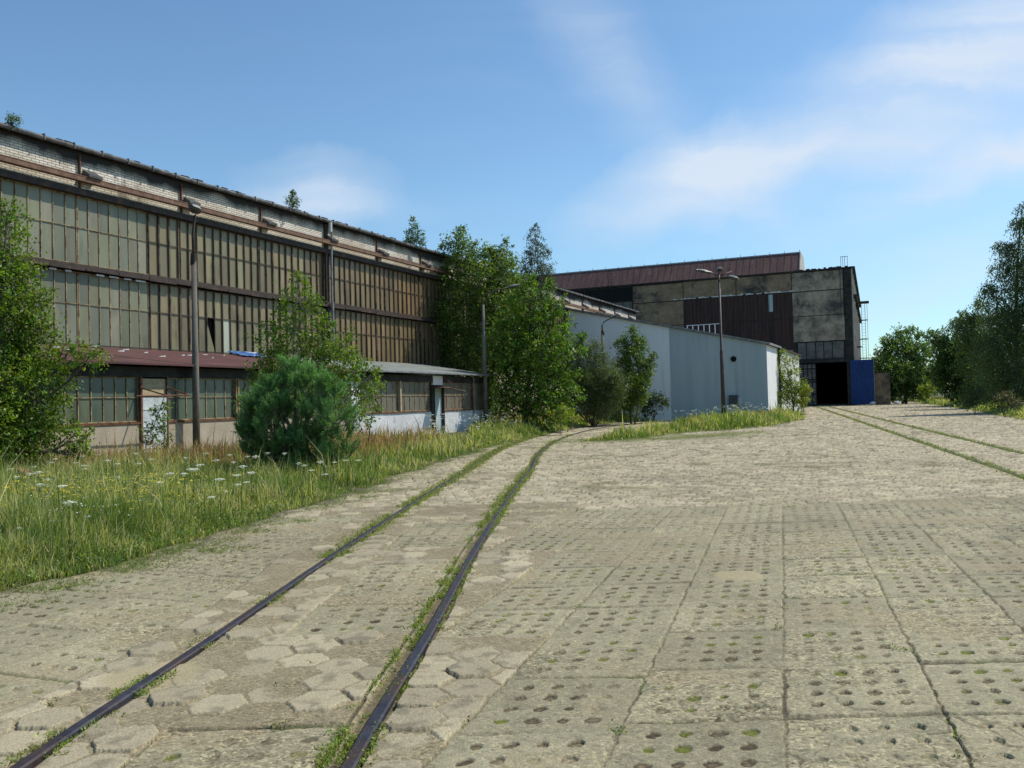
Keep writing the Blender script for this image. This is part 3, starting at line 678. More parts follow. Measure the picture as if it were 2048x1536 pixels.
mb.build('seam', M['cladA'], sh)
MB().box(-.018, .02, .0, 5.6, 0, 5.17).build('side_wall', M['white'], sh)
MB().box(-.019, .01, 5.72, 18.9, 0, 4.95).build('side_wall', M['whiteold'], sh)
mb = MB().prism([(.28, zt(.28) + .02), (.28, zt(.28) + .16), (XL, zt(XL) + .16), (XL, zt(XL) + .02)], 1, -.22, 5.7)
rf = mb.build('roof', M['zinc'], sh)
MB().prism([(.2, zt(.2) - .02), (.2, zt(.2) + .08), (XL, zt(XL) + .08), (XL, zt(XL) - .02)], 1, 5.71, 19.2).build('roof', M['soot'], sh)
MB().box(-.01, .16, 5.60, 5.70, 0, 5.16).build('downpipe', M['darkiron'], sh)
v = MB().box(-2.50, -2.02, -.03, -.006, 4.02, 4.52).build('vent', M['cladB'], sh)
MB().tube([(-2.26, -.031, 4.27), (-2.26, -.09, 4.27)], .2, 16).build('grille', M['black'], v)
v = MB().box(-2.62, -2.02, -.40, -.006, 1.05, 1.72).build('vent_box', M['lampdark'], sh, bevel=.02)
MB().box(-2.0, -1.75, -.25, -.006, 1.1, 1.5).build('bracket', M['whiteold'], v)
rl = thing('roof_railing', 'short white railing standing on the roof of the grey-blue shed', 'railing', tuple(WP(-14.4, 66, 6.2)), RZ)
mb = MB()
for k in range(7):
    x = -1.28 + k * .43; zb = zt(x - 5.4) + .14 - 6.2; mb.box(x, x + .05, 0, .05, zb, 1.03)
mb.build('balusters', M['white'], rl); MB().box(-1.32, 1.36, -.005, .055, 1.035, 1.08).build('handrail', M['white'], rl)

# ------------------------------------------------------------------ the big hall at the end of the yard
HA = 23.1; HZ = -R(HA)
ha = thing('factory_hall', 'huge sooty factory hall with stained concrete panels, rusty sheets and a maroon roof lantern', 'building', place(-2.5, 124, HA), HZ)
HW = 62; HL = 58
def A(a): return a + 2.5
mb = MB()
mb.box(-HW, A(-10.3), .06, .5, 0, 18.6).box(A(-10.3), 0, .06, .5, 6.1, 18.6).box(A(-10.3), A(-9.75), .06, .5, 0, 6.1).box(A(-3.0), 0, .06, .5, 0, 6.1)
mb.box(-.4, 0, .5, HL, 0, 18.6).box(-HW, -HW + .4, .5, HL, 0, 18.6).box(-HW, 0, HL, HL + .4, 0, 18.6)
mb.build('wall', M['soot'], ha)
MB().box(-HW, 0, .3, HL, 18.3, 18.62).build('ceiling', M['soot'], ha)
def panel(a0, a1, z0, z1, m, y=-.0, name='wall_panel'): return MB().box(A(a0), A(a1), y, .055, z0, z1).build(name, m, ha)
cols = [-10.2, -17.75, -25.3, -32.85, -40.4, -47.95, -55.5]
for z0, z1 in ((8.95, 12.42), (12.52, 15.82), (15.95, 18.55)): panel(-10.15, -3.5, z0, z1, M['hallconcw'])
panel(-3.4, -2.5, 0, 18.58, M['soot'], -.06, 'corner_column')
for i, (a1, a0) in enumerate(zip(cols, cols[1:])):
    if i < 2:
        panel(a0 + .05, a1 - .05, 16.12, 18.55, M['hallconc'])
        sp_ = panel(a0 + .02, a1 - .02, 8.0, 15.98, M['hallrust'], .02, 'rusty_sheeting'); panel(a0 + .05, a1 - .05, 0, 7.9, M['hallconc'])
        mb = MB()
        for x in np.arange(a0 + .3, a1, .52): mb.box(A(x), A(x) + .05, -.012, .018, 8.0, 15.98)
        mb.box(A(a0) + .03, A(a1) - .03, -.016, .017, 12.2, 12.3)
        mb.build('ribs', M['soot'], sp_)
    elif i == 2:
        panel(a0 + .05, a1 - .05, 15.95, 18.45, M['hallconc']); panel(a0 + .05, a1 - .05, 12.35, 15.82, M['hallconc']); panel(a0 + .05, a1 - .05, 0, 12.25, M['hallconc'])
    else:
        w = panel(a0 + .2, a1 - .2, 13.3, 16.2, M['hallglass'], .03, 'window'); mb = MB()
        for x in np.arange(a0 + .2, a1, 1.15): mb.box(A(x), A(x) + .07, -.0, .028, 13.3, 16.2)
        mb.build('glazing_bars', M['black'], w); panel(a0 + .05, a1 - .05, 0, 13.1, M['hallconc'])
        panel(a0 + .05, a1 - .05, 16.4, 18.4, M['black'], .04)  # flat black sheet: darkness of the open void put into its colour
    MB().box(A(a1) - .05, A(a1) + .045, -.05, .05, 0, 18.5).build('column', M['darkiron'], ha)
    if i < 3 and i: MB().box(A(a1) - .05, A(a1) + .05, -.12, -.051, 15.6, 18.5).build('pipe', M['rust'], ha)
mb = MB(); r2 = random.Random(3)
for k in range(46):       # lime and broken render along the ledge
    a = -26.8 + k * .37; 
    if r2.random() < .2: continue
    zl_ = 15.98 + r2.uniform(0, .03); MB().box(A(a), A(a) + .36, -.10, -.02, zl_, 16.05 + r2.uniform(.02, .18)).build('broken_ledge', M['whiteold'], ha)
panel(-13.35, -12.75, 13.4, 15.8, M['cladB'], .0, 'pane')
w = panel(-9.7, -3.6, 6.55, 8.8, M['hallglass'], .03, 'window'); mb = MB()
for x in (-9.7, -8.55, -7.35, -6.3, -5.2, -3.7): mb.box(A(x), A(x) + .09, -.01, .028, 6.5, 8.85)
mb.box(A(-9.7), A(-3.4), -.01, .027, 8.80, 8.9).build('glazing_bars', M['black'], w)
MB().box(A(-10.2), A(-2.5), -.25, .05, 5.95, 6.5).build('gate_lintel', M['soot'], ha)
MB().box(A(-10.2), A(-3.6), -.25, -.02, 6.5, 6.56).build('gate_rail', M['darkiron'], ha)
gl = MB().box(A(-9.7), A(-7.35), .1, .16, .1, 5.9).build('gate_leaf', M['hallglass'], ha); mb = MB()
for x in (-9.7, -9.1, -8.5, -7.95, -7.45): mb.box(A(x), A(x) + .1, .04, .098, .1, 5.9)
for z in (.1, 1.6, 3.3, 3.6, 5.1, 5.8): mb.box(A(-9.7), A(-7.35), .045, .099, z, z + .14)
mb.build('bars', M['black'], gl)
mb = MB(); 
for k in range(12):
    x = -.45 + k * .24; mb.prism([(x, -.34), (x + .06, -.42), (x + .13, -.42), (x + .19, -.34), (x + .24, -.34), (x + .24, -.30), (x, -.30)], 2, .14, 6.12)
bl = mb.build('gate_leaf', M['blue'], ha); bl['label'] = 'blue corrugated gate leaf slid open past the corner'
MB().box(2.43, 2.50, -.43, -.28, .12, 6.14).build('edge_frame', M['zinc'], bl); 
MB().tube([(-.3, -.2, 6.0), (2.5, -.2, 6.0)], .05).build('hanger_rail', M['darkiron'], ha)
# side
MB().box(.001, .10, .0, 2.1, 0, 18.9).build('corner_column', M['brownsteel'], ha)
MB().box(.101, .22, .0, .35, 6.2, 18.9).build('pilaster', M['litconc'], ha)
mb = MB()
for k in range(1, 10): y = 6 * k; mb.box(.001, .25, y - .25, y + .25, 0, 18.5)
mb.build('column', M['litconc'], ha)
MB().box(.001, .06, 2.11, HL, 0, 14.9).build('side_panel', M['brownsteel'], ha)
MB().box(.001, .10, 2.11, HL, 14.95, 18.6).build('side_panel', M['litconc'], ha)
mb = MB().box(-.2, .55, -.2, HL, 18.62, 18.85); 
for k in range(12): mb.box(.11, .6, 5 + k * 4.2, 5.5 + k * 4.2, 15.0, 15.6)
mb.build('cornice', M['soot'], ha)
MB().box(-HW, -.21, -.18, HL, 18.621, 18.84).build('roof', M['soot'], ha)
mb = MB()
for k in range(26): x = -r2.uniform(.5, 7.5); mb.box(x, x + r2.uniform(.15, .5), -.1, .5, 18.845, 18.9 + r2.uniform(0, .14))
mb.build('roof_debris', M['darkiron'], ha)
lx0, lx1 = -60, A(-9.1)
ln = MB().prism([(.5, 18.845), (3.0, 21.85), (8, 21.9), (12, 18.845)], 0, lx0, lx1 - .06).build('roof_lantern', M['hallroof'], ha)
MB().prism([(.46, 18.846), (2.97, 21.93), (8.1, 21.99), (12.1, 18.846)], 0, lx1 - .058, lx1 + .05).build('end_trim', M['litconc'], ln)
mb = MB().box(lx0, lx1, 2.95, 3.1, 21.88, 21.95)
for x in np.arange(lx0, lx1, 2.05): mb.tube([(x, 3.0, 21.9), (x, 3.0, 22.25)], .03, 4)
mb.build('ridge_rail', M['darkiron'], ln)
mb = MB()
for x in np.arange(lx0, lx1, .95):
    mb.prism([(.47, 18.85), (2.96, 21.86), (3.0, 21.86), (.52, 18.85)], 0, x, x + .04)
mb.build('seams', M['hallroof'], ln)
def cladder(name, label, loc, rz, h, w=.5, cage=True, parent=None):
    mb = MB()
    for x in (0, w): mb.box(x - .03, x + .03, -.03, .03, 0, h)
    t = thing(name, label, 'ladder', loc, rz); mb.build('rails', M['darkiron'], t)
    mb = MB()
    for z in np.arange(.3, h, .45): mb.box(0, w, -.015, .015, z, z + .03)
    mb.build('rungs', M['darkiron'], t)
    if cage:
        mb = MB()
        for z in np.arange(2, h, 2.9): mb.box(-.45, w + .35, -.1, .5, z, z + .12)
        mb.box(w + .28, w + .33, 0, .05, 0, h); mb.build('cage', M['darkiron'], t)
    return t
cladder('ladder', 'dark caged ladder fixed to the sunlit side of the factory hall', tuple(WP(-2.5 + 1.0, 124 + 16, 2.0, HA)), HZ, 13.4)
MB().box(.0, 2.1, 15.5, 17.2, 15.35, 15.6).box(.0, .9, 15.9, 16.1, 8.6, 8.8).build('platform', M['darkiron'], ha)
cladder('ladder', 'short access ladder lying on the maroon lantern roof of the hall', tuple(WP(-36.6, 124 - .1, 18.2, HA)), HZ, 2.6, .6, False)
t = thing('roof_railing', 'small dark railing on the flat roof corner of the factory hall', 'railing', tuple(WP(-3.75, 124.3, 18.84, HA)), HZ)
mb = MB()
for x in (0, .25, .5, .85): mb.box(x, x + .05, 0, .05, 0, 1.45)
mb.build('posts', M['darkiron'], t); MB().box(-.02, .92, .0, .05, 1.455, 1.52).build('handrail', M['darkiron'], t)
MB().box(A(-3.9), A(-3.85), -.09, -.061, 12, 18.8).box(A(-3.55), A(-3.5), -.09, -.061, 12, 18.8).build('wall_ladder', M['darkiron'], ha)
t = thing('wall_stub', 'dark sooty wall stub just right of the open blue gate leaf', 'wall', tuple(WP(.9, 124.7, 0, HA)), HZ)
MB().box(-1.1, 1.0, 0, 1.5, 0, 4.3).build('masonry', M['hallconc'], t, bevel=.05).location = (0, 0, 0)
M2 = MB().box(-1.12, 1.03, -.03, 1.53, 4.302, 4.40).build('coping', M['soot'], t)
r3 = random.Random(8)
for k, (a, s, lb) in enumerate(((-.3, 122.9, 'pale rubble lump at the foot of the blue gate leaf'), (2.6, 123.8, 'pale stone lying on the grass right of the dark wall stub'))):
    import bmesh
    bm = bmesh.new(); bmesh.ops.create_icosphere(bm, subdivisions=2, radius=.38)
    for v_ in bm.verts: v_.co *= r3.uniform(.75, 1.15); v_.co.z *= .8
    me = bpy.data.meshes.new('rubble'); bm.to_mesh(me); bm.free()
    o = link('rubble', me, M['whiteold']); o.location = tuple(WP(a, s, .22, HA)); tag(o, lb, 'rubble')

# ------------------------------------------------------------------ lamps
def head(mb_s, mb_d, p, dr, L, w, h, tilt=0):
    """a street lamp head: domed shell above, dark bowl below, pointing along dr from p"""
    p = Vector(p); d = Vector(dr).normalized(); sd_ = Vector((-d.y, d.x, 0)).normalized(); up = sd_.cross(d) * -1
    if up.z < 0: up = -up
    ns = 8
    for mb, sg, hh in ((mb_s, 1, h), (mb_d, -1, h * .9)):
        vs = []; 
        for i in range(ns + 1):
            t = i / ns; ww = w * (.35 + .65 * math.sin(math.pi * min(1, .12 + t * .83))) ; 
            for j in range(5):
                th = math.pi * j / 4; vs.append(tuple(p + d * (L * t) + sd_ * (ww * .5 * math.cos(th)) + up * (sg * (.006 + hh * math.sin(th) * (.35 + .65 * math.sin(math.pi * min(1, .1 + t * .85)))))))
        mb.add(vs, [(i * 5 + j, (i + 1) * 5 + j, (i + 1) * 5 + j + 1, i * 5 + j + 1) for i in range(ns) for j in range(4)] + [(0, 1, 2, 3, 4), tuple(ns * 5 + j for j in range(5))])
def lamp(label, base, pts, rad, heads, pm, arm_pts=None, arm_m=None, collar=None, lean=(0, 0)):
    t = thing('street_lamp', label, 'lamp', tuple(base), 0, 'street lamps in the yard')
    MB().tube(pts, rad, 12).build('pole', pm, t, smooth=True)
    for ap in (arm_pts or []): MB().tube(ap[0], ap[1], 8).build('arm', arm_m, t, smooth=True)
    if collar: MB().tube([(0, 0, collar[0]), (lean[0], 0, collar[1])], collar[2], 12).build('collar', M['darkiron'], t)
    for (p, d, L, w, h) in heads:
        a = MB(); b = MB(); head(a, b, p, d, L, w, h); o = a.build('lamp_head', M['lampshell'], t, smooth=True); b.build('bowl', M['lampdark'], o, smooth=True)
    return t
b1 = at(393, 890, 25.57); b1[2] = 0
lamp('weathered concrete lamp post with a single head in front of the maroon-roofed lean-to', b1, [(0, 0, 0), (.01, 0, 2.5), (.02, 0, 6.15)], [.115, .10, .075],
     [((.17, .05, 7.62), (-.10, -.5, .1), .42, .34, .14)], M['concrete'], [([(.02, 0, 6.0), (.0, 0, 6.9), (.05, .05, 7.5), (.14, .05, 7.62)], [.045, .04, .035, .035])], M['darkiron'], (6.0, 6.35, .088), (.02, 0))
b2 = at(971, 830, 43); b2[2] = 0
lamp('slender concrete lamp post with a long curved arm beside the dense trees', b2, [(0, 0, 0), (.02, 0, 3.4), (.02, 0, 6.6)], [.12, .10, .07],
     [((1.35, -.1, 7.42), (.9, -.1, .18), .55, .26, .10)], M['concrete'], [([(.02, 0, 6.5), (.0, 0, 6.95), (.15, 0, 7.12), (.75, -.05, 7.30), (1.38, -.1, 7.44)], [.045, .04, .038, .035, .03])], M['metalpole'])
b3 = at(1211, 812, 60); b3[2] = 0
lamp('slender lamp post with a short curved arm in front of the pale shed wall', b3, [(0, 0, 0), (-.04, 0, 3.4), (-.08, 0, 6.4)], [.12, .11, .09],
     [((.55, -.05, 7.38), (.8, 0, .45), .60, .28, .10)], M['concrete'], [([(-.08, 0, 6.2), (-.08, 0, 6.9), (.05, 0, 7.12), (.35, 0, 7.28), (.58, 0, 7.40)], [.06, .05, .045, .04, .035])], M['metalpole'], (6.2, 6.5, .10), (-.08, 0))
b4 = at(1447, 820, 50); b4[2] = 0
lamp('tall rusty brown lamp mast carrying several lamp heads in front of the grey shed', b4, [(0, 0, 0), (0, 0, 4.3), (-.01, 0, 4.35), (-.02, 0, 8.8)], [.13, .11, .075, .065],
     [((-.62, -.1, 8.98), (-.8, -.1, .13), .78, .26, .10), ((-.55, -.5, 8.86), (-.75, -.5, .06), .6, .22, .08), ((.02, .25, 9.10), (.02, -.5, .02), .5, .36, .15), ((.42, -.5, 8.62), (.55, -.35, -.22), .62, .30, .12)], M['metalpole'],
     [([(-.02, 0, 8.75), (-.62, -.1, 9.0)], [.05, .04]), ([(-.02, 0, 8.7), (-.55, -.45, 8.88)], [.04, .03]), ([(-.02, 0, 8.6), (0, .05, 9.12)], [.05, .04]), ([(-.02, 0, 8.72), (.8, .25, 9.03)], [.05, .03]), ([(-.02, 0, 8.6), (.42, -.5, 8.63)], [.04, .035])], M['metalpole'])

# ------------------------------------------------------------------ trees and shrubs
def unit(v): return v / np.maximum(np.linalg.norm(v, axis=-1, keepdims=True), 1e-9)
def leafmesh(S, Dr, Ln, per, size, droop, col, rg, cvar=.22, wid=.5, jit=.25, tcol=None):
    """leaves along twigs that start at S, run along Dr for Ln; returns verts, quads, colours"""
    n = len(S); S = np.repeat(S, per, 0); D_ = np.repeat(Dr, per, 0); L_ = np.repeat(Ln, per)[:, None]
    t = (np.tile(np.arange(per), n) + rg.random(n * per)) / per; t = (.1 + .9 * t)[:, None]
    P = S + D_ * L_ * t + rg.normal(0, 1, (n * per, 3)) * L_ * jit * .5
    P[:, 2] -= (droop * t[:, 0] ** 2 * L_[:, 0])
    ax = unit(D_ * .5 + rg.normal(0, .6, P.shape) + np.array([0, 0, -.35 - droop * .8])); 
    nr = unit(rg.normal(0, .55, P.shape) + np.array([0, 0, .9])); sd = unit(np.cross(ax, nr)); nr = unit(np.cross(sd, ax))
    s = size * rg.uniform(.6, 1.3, (len(P), 1))
    v0 = P; v1 = P + ax * s * .5 + sd * s * wid * .5 - nr * s * .06; v2 = P + ax * s; v3 = P + ax * s * .5 - sd * s * wid * .5 - nr * s * .06
    V = np.stack([v0, v1, v2, v3], 1).reshape(-1, 3)
    tw = rg.normal(1, cvar, (n, 1)); hue = rg.normal(0, .10, (n, 1))
    c = np.repeat(np.concatenate([np.array(col[0]) * tw * (1 + hue * 1.5), np.array(col[1]) * tw, np.array(col[2]) * tw * (1 - hue)], 1), per, 0)
    c = c * rg.uniform(.8, 1.2, (len(c), 1)); c = np.clip(np.repeat(c, 4, 0), .004, .9)
    return V, np.arange(len(V)).reshape(-1, 4), c
def bez(a, b, k, rg, sag=.1):
    a, b = np.array(a, float), np.array(b, float); out = []
    L = np.linalg.norm(b - a); w = rg.normal(0, .05 * L, 3)
    for i in range(k + 1):
        t = i / k; p = a + (b - a) * t; p = p + w * math.sin(math.pi * t); p[2] += sag * L * math.sin(math.pi * t) * .5; out.append(tuple(p))
    return out
def tree(name, label, cat, base, D, blobs, leaf, col, seed, cover=1.3, per=12, twig=.45, droop=.05, up=.55, tr=.09, bark='bark', group=None, wid=.55, out=.8, flat=.9, zbase=0, stems=1, cvar=.28, fork=.35, density_floor=30):
    rg = np.random.default_rng(seed)
    B = at(base[0], base[1], D); B[2] = zbase
    t = thing(name, label, cat, tuple(B), 0, group)
    Ss = []; Ds = []; Ls = []; cent = []
    for bl in blobs:
        px, py, r = bl[:3]; dd = bl[3] if len(bl) > 3 else rg.normal(0, .35) * r / 1700 * D
        c = at(px, py, D + dd) - B; rm = r / 1700 * D; cent.append((c, rm))
        n = int(max(density_floor * .5, cover * 4.4 * 4.2 * rm * rm / (per * .5 * leaf * leaf * wid * 2)))
        u = unit(rg.normal(0, 1, (n, 3))); rad = rg.random((n, 1)) ** .42
        # uneven outline: some directions reach further than others
        lob = 1 + .28 * np.sin(u[:, :1] * 5 + seed) * np.cos(u[:, 2:] * 4 + px) + rg.normal(0, .07, (n, 1))
        p = c + u * rad * rm * .82 * lob * np.array([1, 1, flat])
        d = unit(u * out + np.array([0, 0, up]) + rg.normal(0, .35, (n, 3)))
        Ss.append(p); Ds.append(d); Ls.append(rg.uniform(.5, 1.2, n) * min(twig, rm * .9 + .05))
    S = np.concatenate(Ss); D_ = np.concatenate(Ds); L = np.concatenate(Ls)
    V, F, c = leafmesh(S, D_, L, per, leaf, droop, col, rg, cvar, wid)
    keep = V.reshape(-1, 4, 3)[:, 0, 2] > -B[2] + .02
    F = F[keep]
    # wood: trunk to the highest blob, limbs to the others, thin branches to some twigs
    mb = MB(); top = max(cent, key=lambda q: q[0][2]); H_ = top[0][2]
    tp = bez((0, 0, 0), top[0], 8, rg, 0); mb.tube(tp, [tr * (1 - .9 * i / 8) for i in range(9)], 7)
    TP = np.array(tp)
    for s in range(1, stems):
        q = cent[rg.integers(len(cent))][0]; mb.tube(bez((rg.normal(0, tr * 2), rg.normal(0, tr * 2), 0), q, 6, rg, 0), [tr * .7 * (1 - .85 * i / 6) for i in range(7)], 6)
    for (q, rm) in cent:
        hz = math.hypot(q[0] - 0, q[1]); z0 = max(.12 * H_, min(q[2] - hz * .7 - fork, H_ * .8)); i0 = int(np.argmin(abs(TP[:, 2] - z0)))
        r0 = tr * (1 - .9 * i0 / 8) * .55; bp = bez(tp[i0], q, 5, rg, -.08); mb.tube(bp, [max(.004, r0 * (1 - .8 * i / 5)) for i in range(6)], 5, False)
        for k in range(7):
            e = q + unit(rg.normal(0, 1, 3)) * rm * .8; mb.tube([bp[3 + k % 3], tuple((np.array(bp[4]) + e) / 2 + rg.normal(0, .06 * rm, 3)), tuple(e)], [max(.003, r0 * .3), max(.003, r0 * .18), .003], 4, False)
    mb.build('trunk', M[bark], t, smooth=True)
    npmesh('crown', V, [F], M['leaf'], t, col=c)
    return t
G1_ = (.14, .21, .025); G2_ = (.10, .15, .03); G3_ = (.14, .20, .045); G4_ = (.075, .10, .05); G5_ = (.035, .06, .018); GY = (.22, .26, .035)
tree('box_elder', 'large bright green box elder at the left edge of the photo, hiding the lean-to corner', 'tree', (30, 930), 19.3,
     [(15, 420, 20), (10, 470, 42), (30, 520, 26), (0, 560, 62), (45, 610, 34), (5, 650, 66), (80, 655, 28), (60, 705, 50), (135, 708, 28), (180, 712, 22), (20, 760, 85), (105, 770, 36), (30, 850, 85), (85, 850, 34), (150, 870, 24), (165, 905, 20), (-60, 700, 110), (-70, 860, 120), (-50, 560, 80), (60, 905, 50), (85, 590, 22), (60, 540, 20)],
     .085, G1_, 11, 1.15, 12, .5, .12, .35, .11, out=.9)
tree('box_elder', 'airy light green young box elder rising behind the pine bush, in front of the downpipe', 'tree', (607, 870), 22.0,
     [(598, 565, 18), (596, 600, 26), (570, 640, 26), (625, 640, 26), (545, 690, 28), (590, 700, 42), (640, 690, 34), (525, 740, 26), (565, 755, 50), (620, 760, 55), (680, 690, 30), (675, 730, 40), (710, 745, 30), (655, 790, 48), (742, 750, 20), (735, 790, 22), (530, 790, 34), (700, 830, 30), (560, 610, 12), (540, 655, 12), (625, 600, 12), (655, 655, 12)],
     .085, G1_, 12, .85, 10, .42, .12, .4, .06, 'palebark', out=.9)
tree('box_elder', 'tall dull green box elder against the brick wall, its top above the workshop roof', 'tree', (925, 845), 48,
     [(918, 465, 12), (915, 490, 22), (945, 500, 16), (890, 495, 10), (975, 505, 18), (1008, 495, 14), (930, 530, 36), (985, 530, 28), (880, 545, 20), (895, 580, 42), (960, 570, 50), (1010, 550, 32), (880, 640, 40), (940, 640, 60), (1000, 630, 50), (870, 700, 34), (915, 700, 52), (965, 720, 60), (855, 740, 26), (900, 770, 50), (960, 790, 55), (862, 600, 18), (875, 510, 10), (1015, 525, 20), (1025, 590, 40)],
     .15, G3_, 13, 1.25, 12, .85, .1, .7, .14, 'palebark', out=.7, stems=3)
tree('maple', 'dense bright green bushy maple right of the curved lamp post', 'tree', (1050, 850), 44,
     [(1042, 575, 9), (1062, 560, 10), (1098, 572, 10), (1040, 605, 24), (1075, 598, 28), (1112, 605, 18), (1165, 675, 9), (1160, 700, 12), (1015, 655, 20), (1030, 660, 50), (1085, 650, 46), (1120, 640, 22), (1010, 700, 40), (1060, 710, 62), (1110, 700, 40), (1150, 690, 20), (1005, 760, 46), (1060, 770, 60), (1110, 770, 42), (1140, 790, 22), (1030, 820, 40), (1085, 825, 46), (1125, 825, 26), (990, 800, 24), (1130, 750, 24)],
     .15, (.12, .20, .026), 14, 1.05, 12, .6, .12, .45, .15, out=.9, stems=2)
tree('birch', 'slender birch with a thin drooping top rising above the bright maple', 'tree', (1070, 840), 50,
     [(1070, 455, 8), (1068, 472, 14), (1075, 500, 20), (1055, 510, 14), (1090, 505, 12), (1062, 535, 26), (1090, 540, 20), (1050, 560, 24), (1075, 575, 34), (1100, 570, 16), (1060, 610, 34)],
     .12, (.085, .105, .065), 15, .8, 14, .9, .75, .2, .10, 'palebark', out=.5, wid=.4)
tree('willow_bush', 'loose grey-green willow bush against the pale shed wall, left of the short-armed lamp post', 'bush', (1185, 830), 52,
     [(1150, 740, 18), (1180, 770, 30), (1140, 770, 20), (1235, 770, 22), (1165, 715, 24), (1190, 700, 16), (1200, 730, 26), (1165, 760, 34), (1215, 755, 26), (1185, 790, 38), (1225, 790, 26), (1145, 800, 26), (1200, 815, 30)],
     .12, (.10, .135, .055), 16, 1.2, 12, .6, .1, .6, .06, out=.7, wid=.3, stems=6)
tree('young_maple', 'young green tree in front of the pale shed wall, right of the short-armed lamp post', 'tree', (1262, 835), 54,
     [(1268, 660, 8), (1262, 682, 16), (1240, 690, 12), (1282, 690, 14), (1265, 715, 24), (1245, 735, 20), (1285, 730, 14), (1302, 728, 10), (1295, 752, 14), (1258, 765, 30), (1285, 760, 14), (1235, 795, 26), (1265, 800, 26), (1308, 712, 7), (1240, 765, 20), (1280, 785, 18), (1245, 820, 20)],
     .13, (.11, .165, .03), 17, 1.8, 12, .5, .08, .5, .09, out=.8, stems=2)
tree('bush', 'low dark bush at the foot of the shed wall where its tint changes', 'bush', (1305, 835), 56, [(1290, 802, 15), (1312, 798, 14), (1325, 808, 12), (1298, 820, 16)], .12, (.035, .065, .02), 18, 1.5, 12, .4, .05, .5, .04, stems=4)
tree('bush', 'yellow-green bush growing beside the bright white shed side wall', 'bush', (1588, 830), 64,
     [(1562, 705, 7), (1568, 725, 12), (1590, 722, 7), (1566, 755, 18), (1588, 745, 10), (1580, 780, 24), (1605, 775, 12), (1560, 795, 18), (1595, 800, 20), (1616, 782, 7), (1612, 795, 8)],
     .14, GY, 19, 1.3, 12, .5, .08, .6, .06, out=.8, stems=4)
tree('round_tree', 'rounded mid-green tree just right of the dark wall stub', 'tree', (1812, 800), 118,
     [(1800, 668, 12), (1822, 665, 12), (1775, 685, 14), (1840, 672, 10), (1800, 700, 34), (1765, 715, 18), (1835, 705, 26), (1780, 745, 34), (1825, 745, 40), (1862, 745, 18), (1790, 775, 26), (1850, 775, 24), (1768, 770, 16), (1868, 765, 12), (1800, 780, 24), (1830, 782, 22), (1775, 782, 16), (1760, 740, 20)],
     .30, (.13, .20, .05), 20, 1.9, 12, .9, .08, .5, .2, out=.9, stems=2)
tree('bush', 'small light green bush in front of the rounded tree at the far grass strip', 'bush', (1850, 800), 112, [(1845, 780, 9), (1858, 776, 9), (1852, 788, 10)], .2, GY, 21, 1.6, 10, .5, .05, .6, .05)
tree('oak', 'dark green tree standing between the rounded tree and the tall birches', 'tree', (1915, 812), 92,
     [(1862, 672, 12), (1880, 680, 14), (1905, 660, 14), (1925, 640, 12), (1895, 700, 28), (1935, 690, 34), (1910, 730, 36), (1945, 740, 36), (1895, 760, 20), (1930, 775, 28), (1960, 700, 28), (1945, 650, 18), (1878, 730, 16), (1885, 770, 18), (1905, 785, 18), (1945, 780, 26), (1880, 750, 16)],
     .24, (.09, .145, .033), 22, 1.9, 12, .8, .1, .5, .2, out=.9, stems=2)
tree('birch', 'birch with slender drooping crown left of the tallest birch at the right edge', 'tree', (1965, 812), 76,
     [(1925, 625, 9), (1915, 645, 12), (1940, 640, 14), (1955, 610, 16), (1960, 640, 24), (1940, 680, 28), (1975, 680, 34), (1950, 730, 34), (1985, 740, 40), (1965, 780, 30), (1930, 665, 18), (1940, 790, 22), (1990, 790, 26)],
     .17, (.09, .13, .042), 23, 1.15, 12, 1.2, .9, .1, .16, 'palebark', out=.5, wid=.45)
tree('birch', 'tallest birch with dark hanging foliage at the right edge of the photo', 'tree', (2035, 835), 60,
     [(2044, 415, 12), (2035, 445, 14), (2055, 450, 26), (2000, 495, 16), (2020, 500, 22), (2048, 510, 34), (2005, 535, 20), (1985, 590, 24), (2030, 560, 40), (2070, 580, 50), (1995, 640, 34), (2040, 640, 50), (2010, 700, 44), (2060, 720, 55), (1990, 745, 34), (2030, 780, 48), (2110, 520, 60), (2110, 640, 70), (2110, 760, 70), (1975, 575, 12), (1978, 690, 26)],
     .15, (.09, .125, .045), 24, 1.0, 12, 1.3, .9, .1, .22, 'palebark', out=.5, wid=.45)
for (bx, by, D, bl, lb, nm, c_, sd) in (
    (1950, 815, 58, [(1945, 800, 9), (1960, 788, 12), (1935, 812, 8)], 'low bush at the paving edge under the birches', 'bush', (.07, .085, .03), 31),
    (2010, 830, 50, [(2000, 800, 10), (2015, 796, 11), (2030, 808, 10)], 'dull olive seeding dock clump in front of the tallest birch', 'dock_clump', (.10, .09, .04), 32)):
    tree(nm, lb, 'bush', (bx, by), D, bl, .10, c_, sd, 1.3, 10, .4, .05, .7, .02, stems=4)
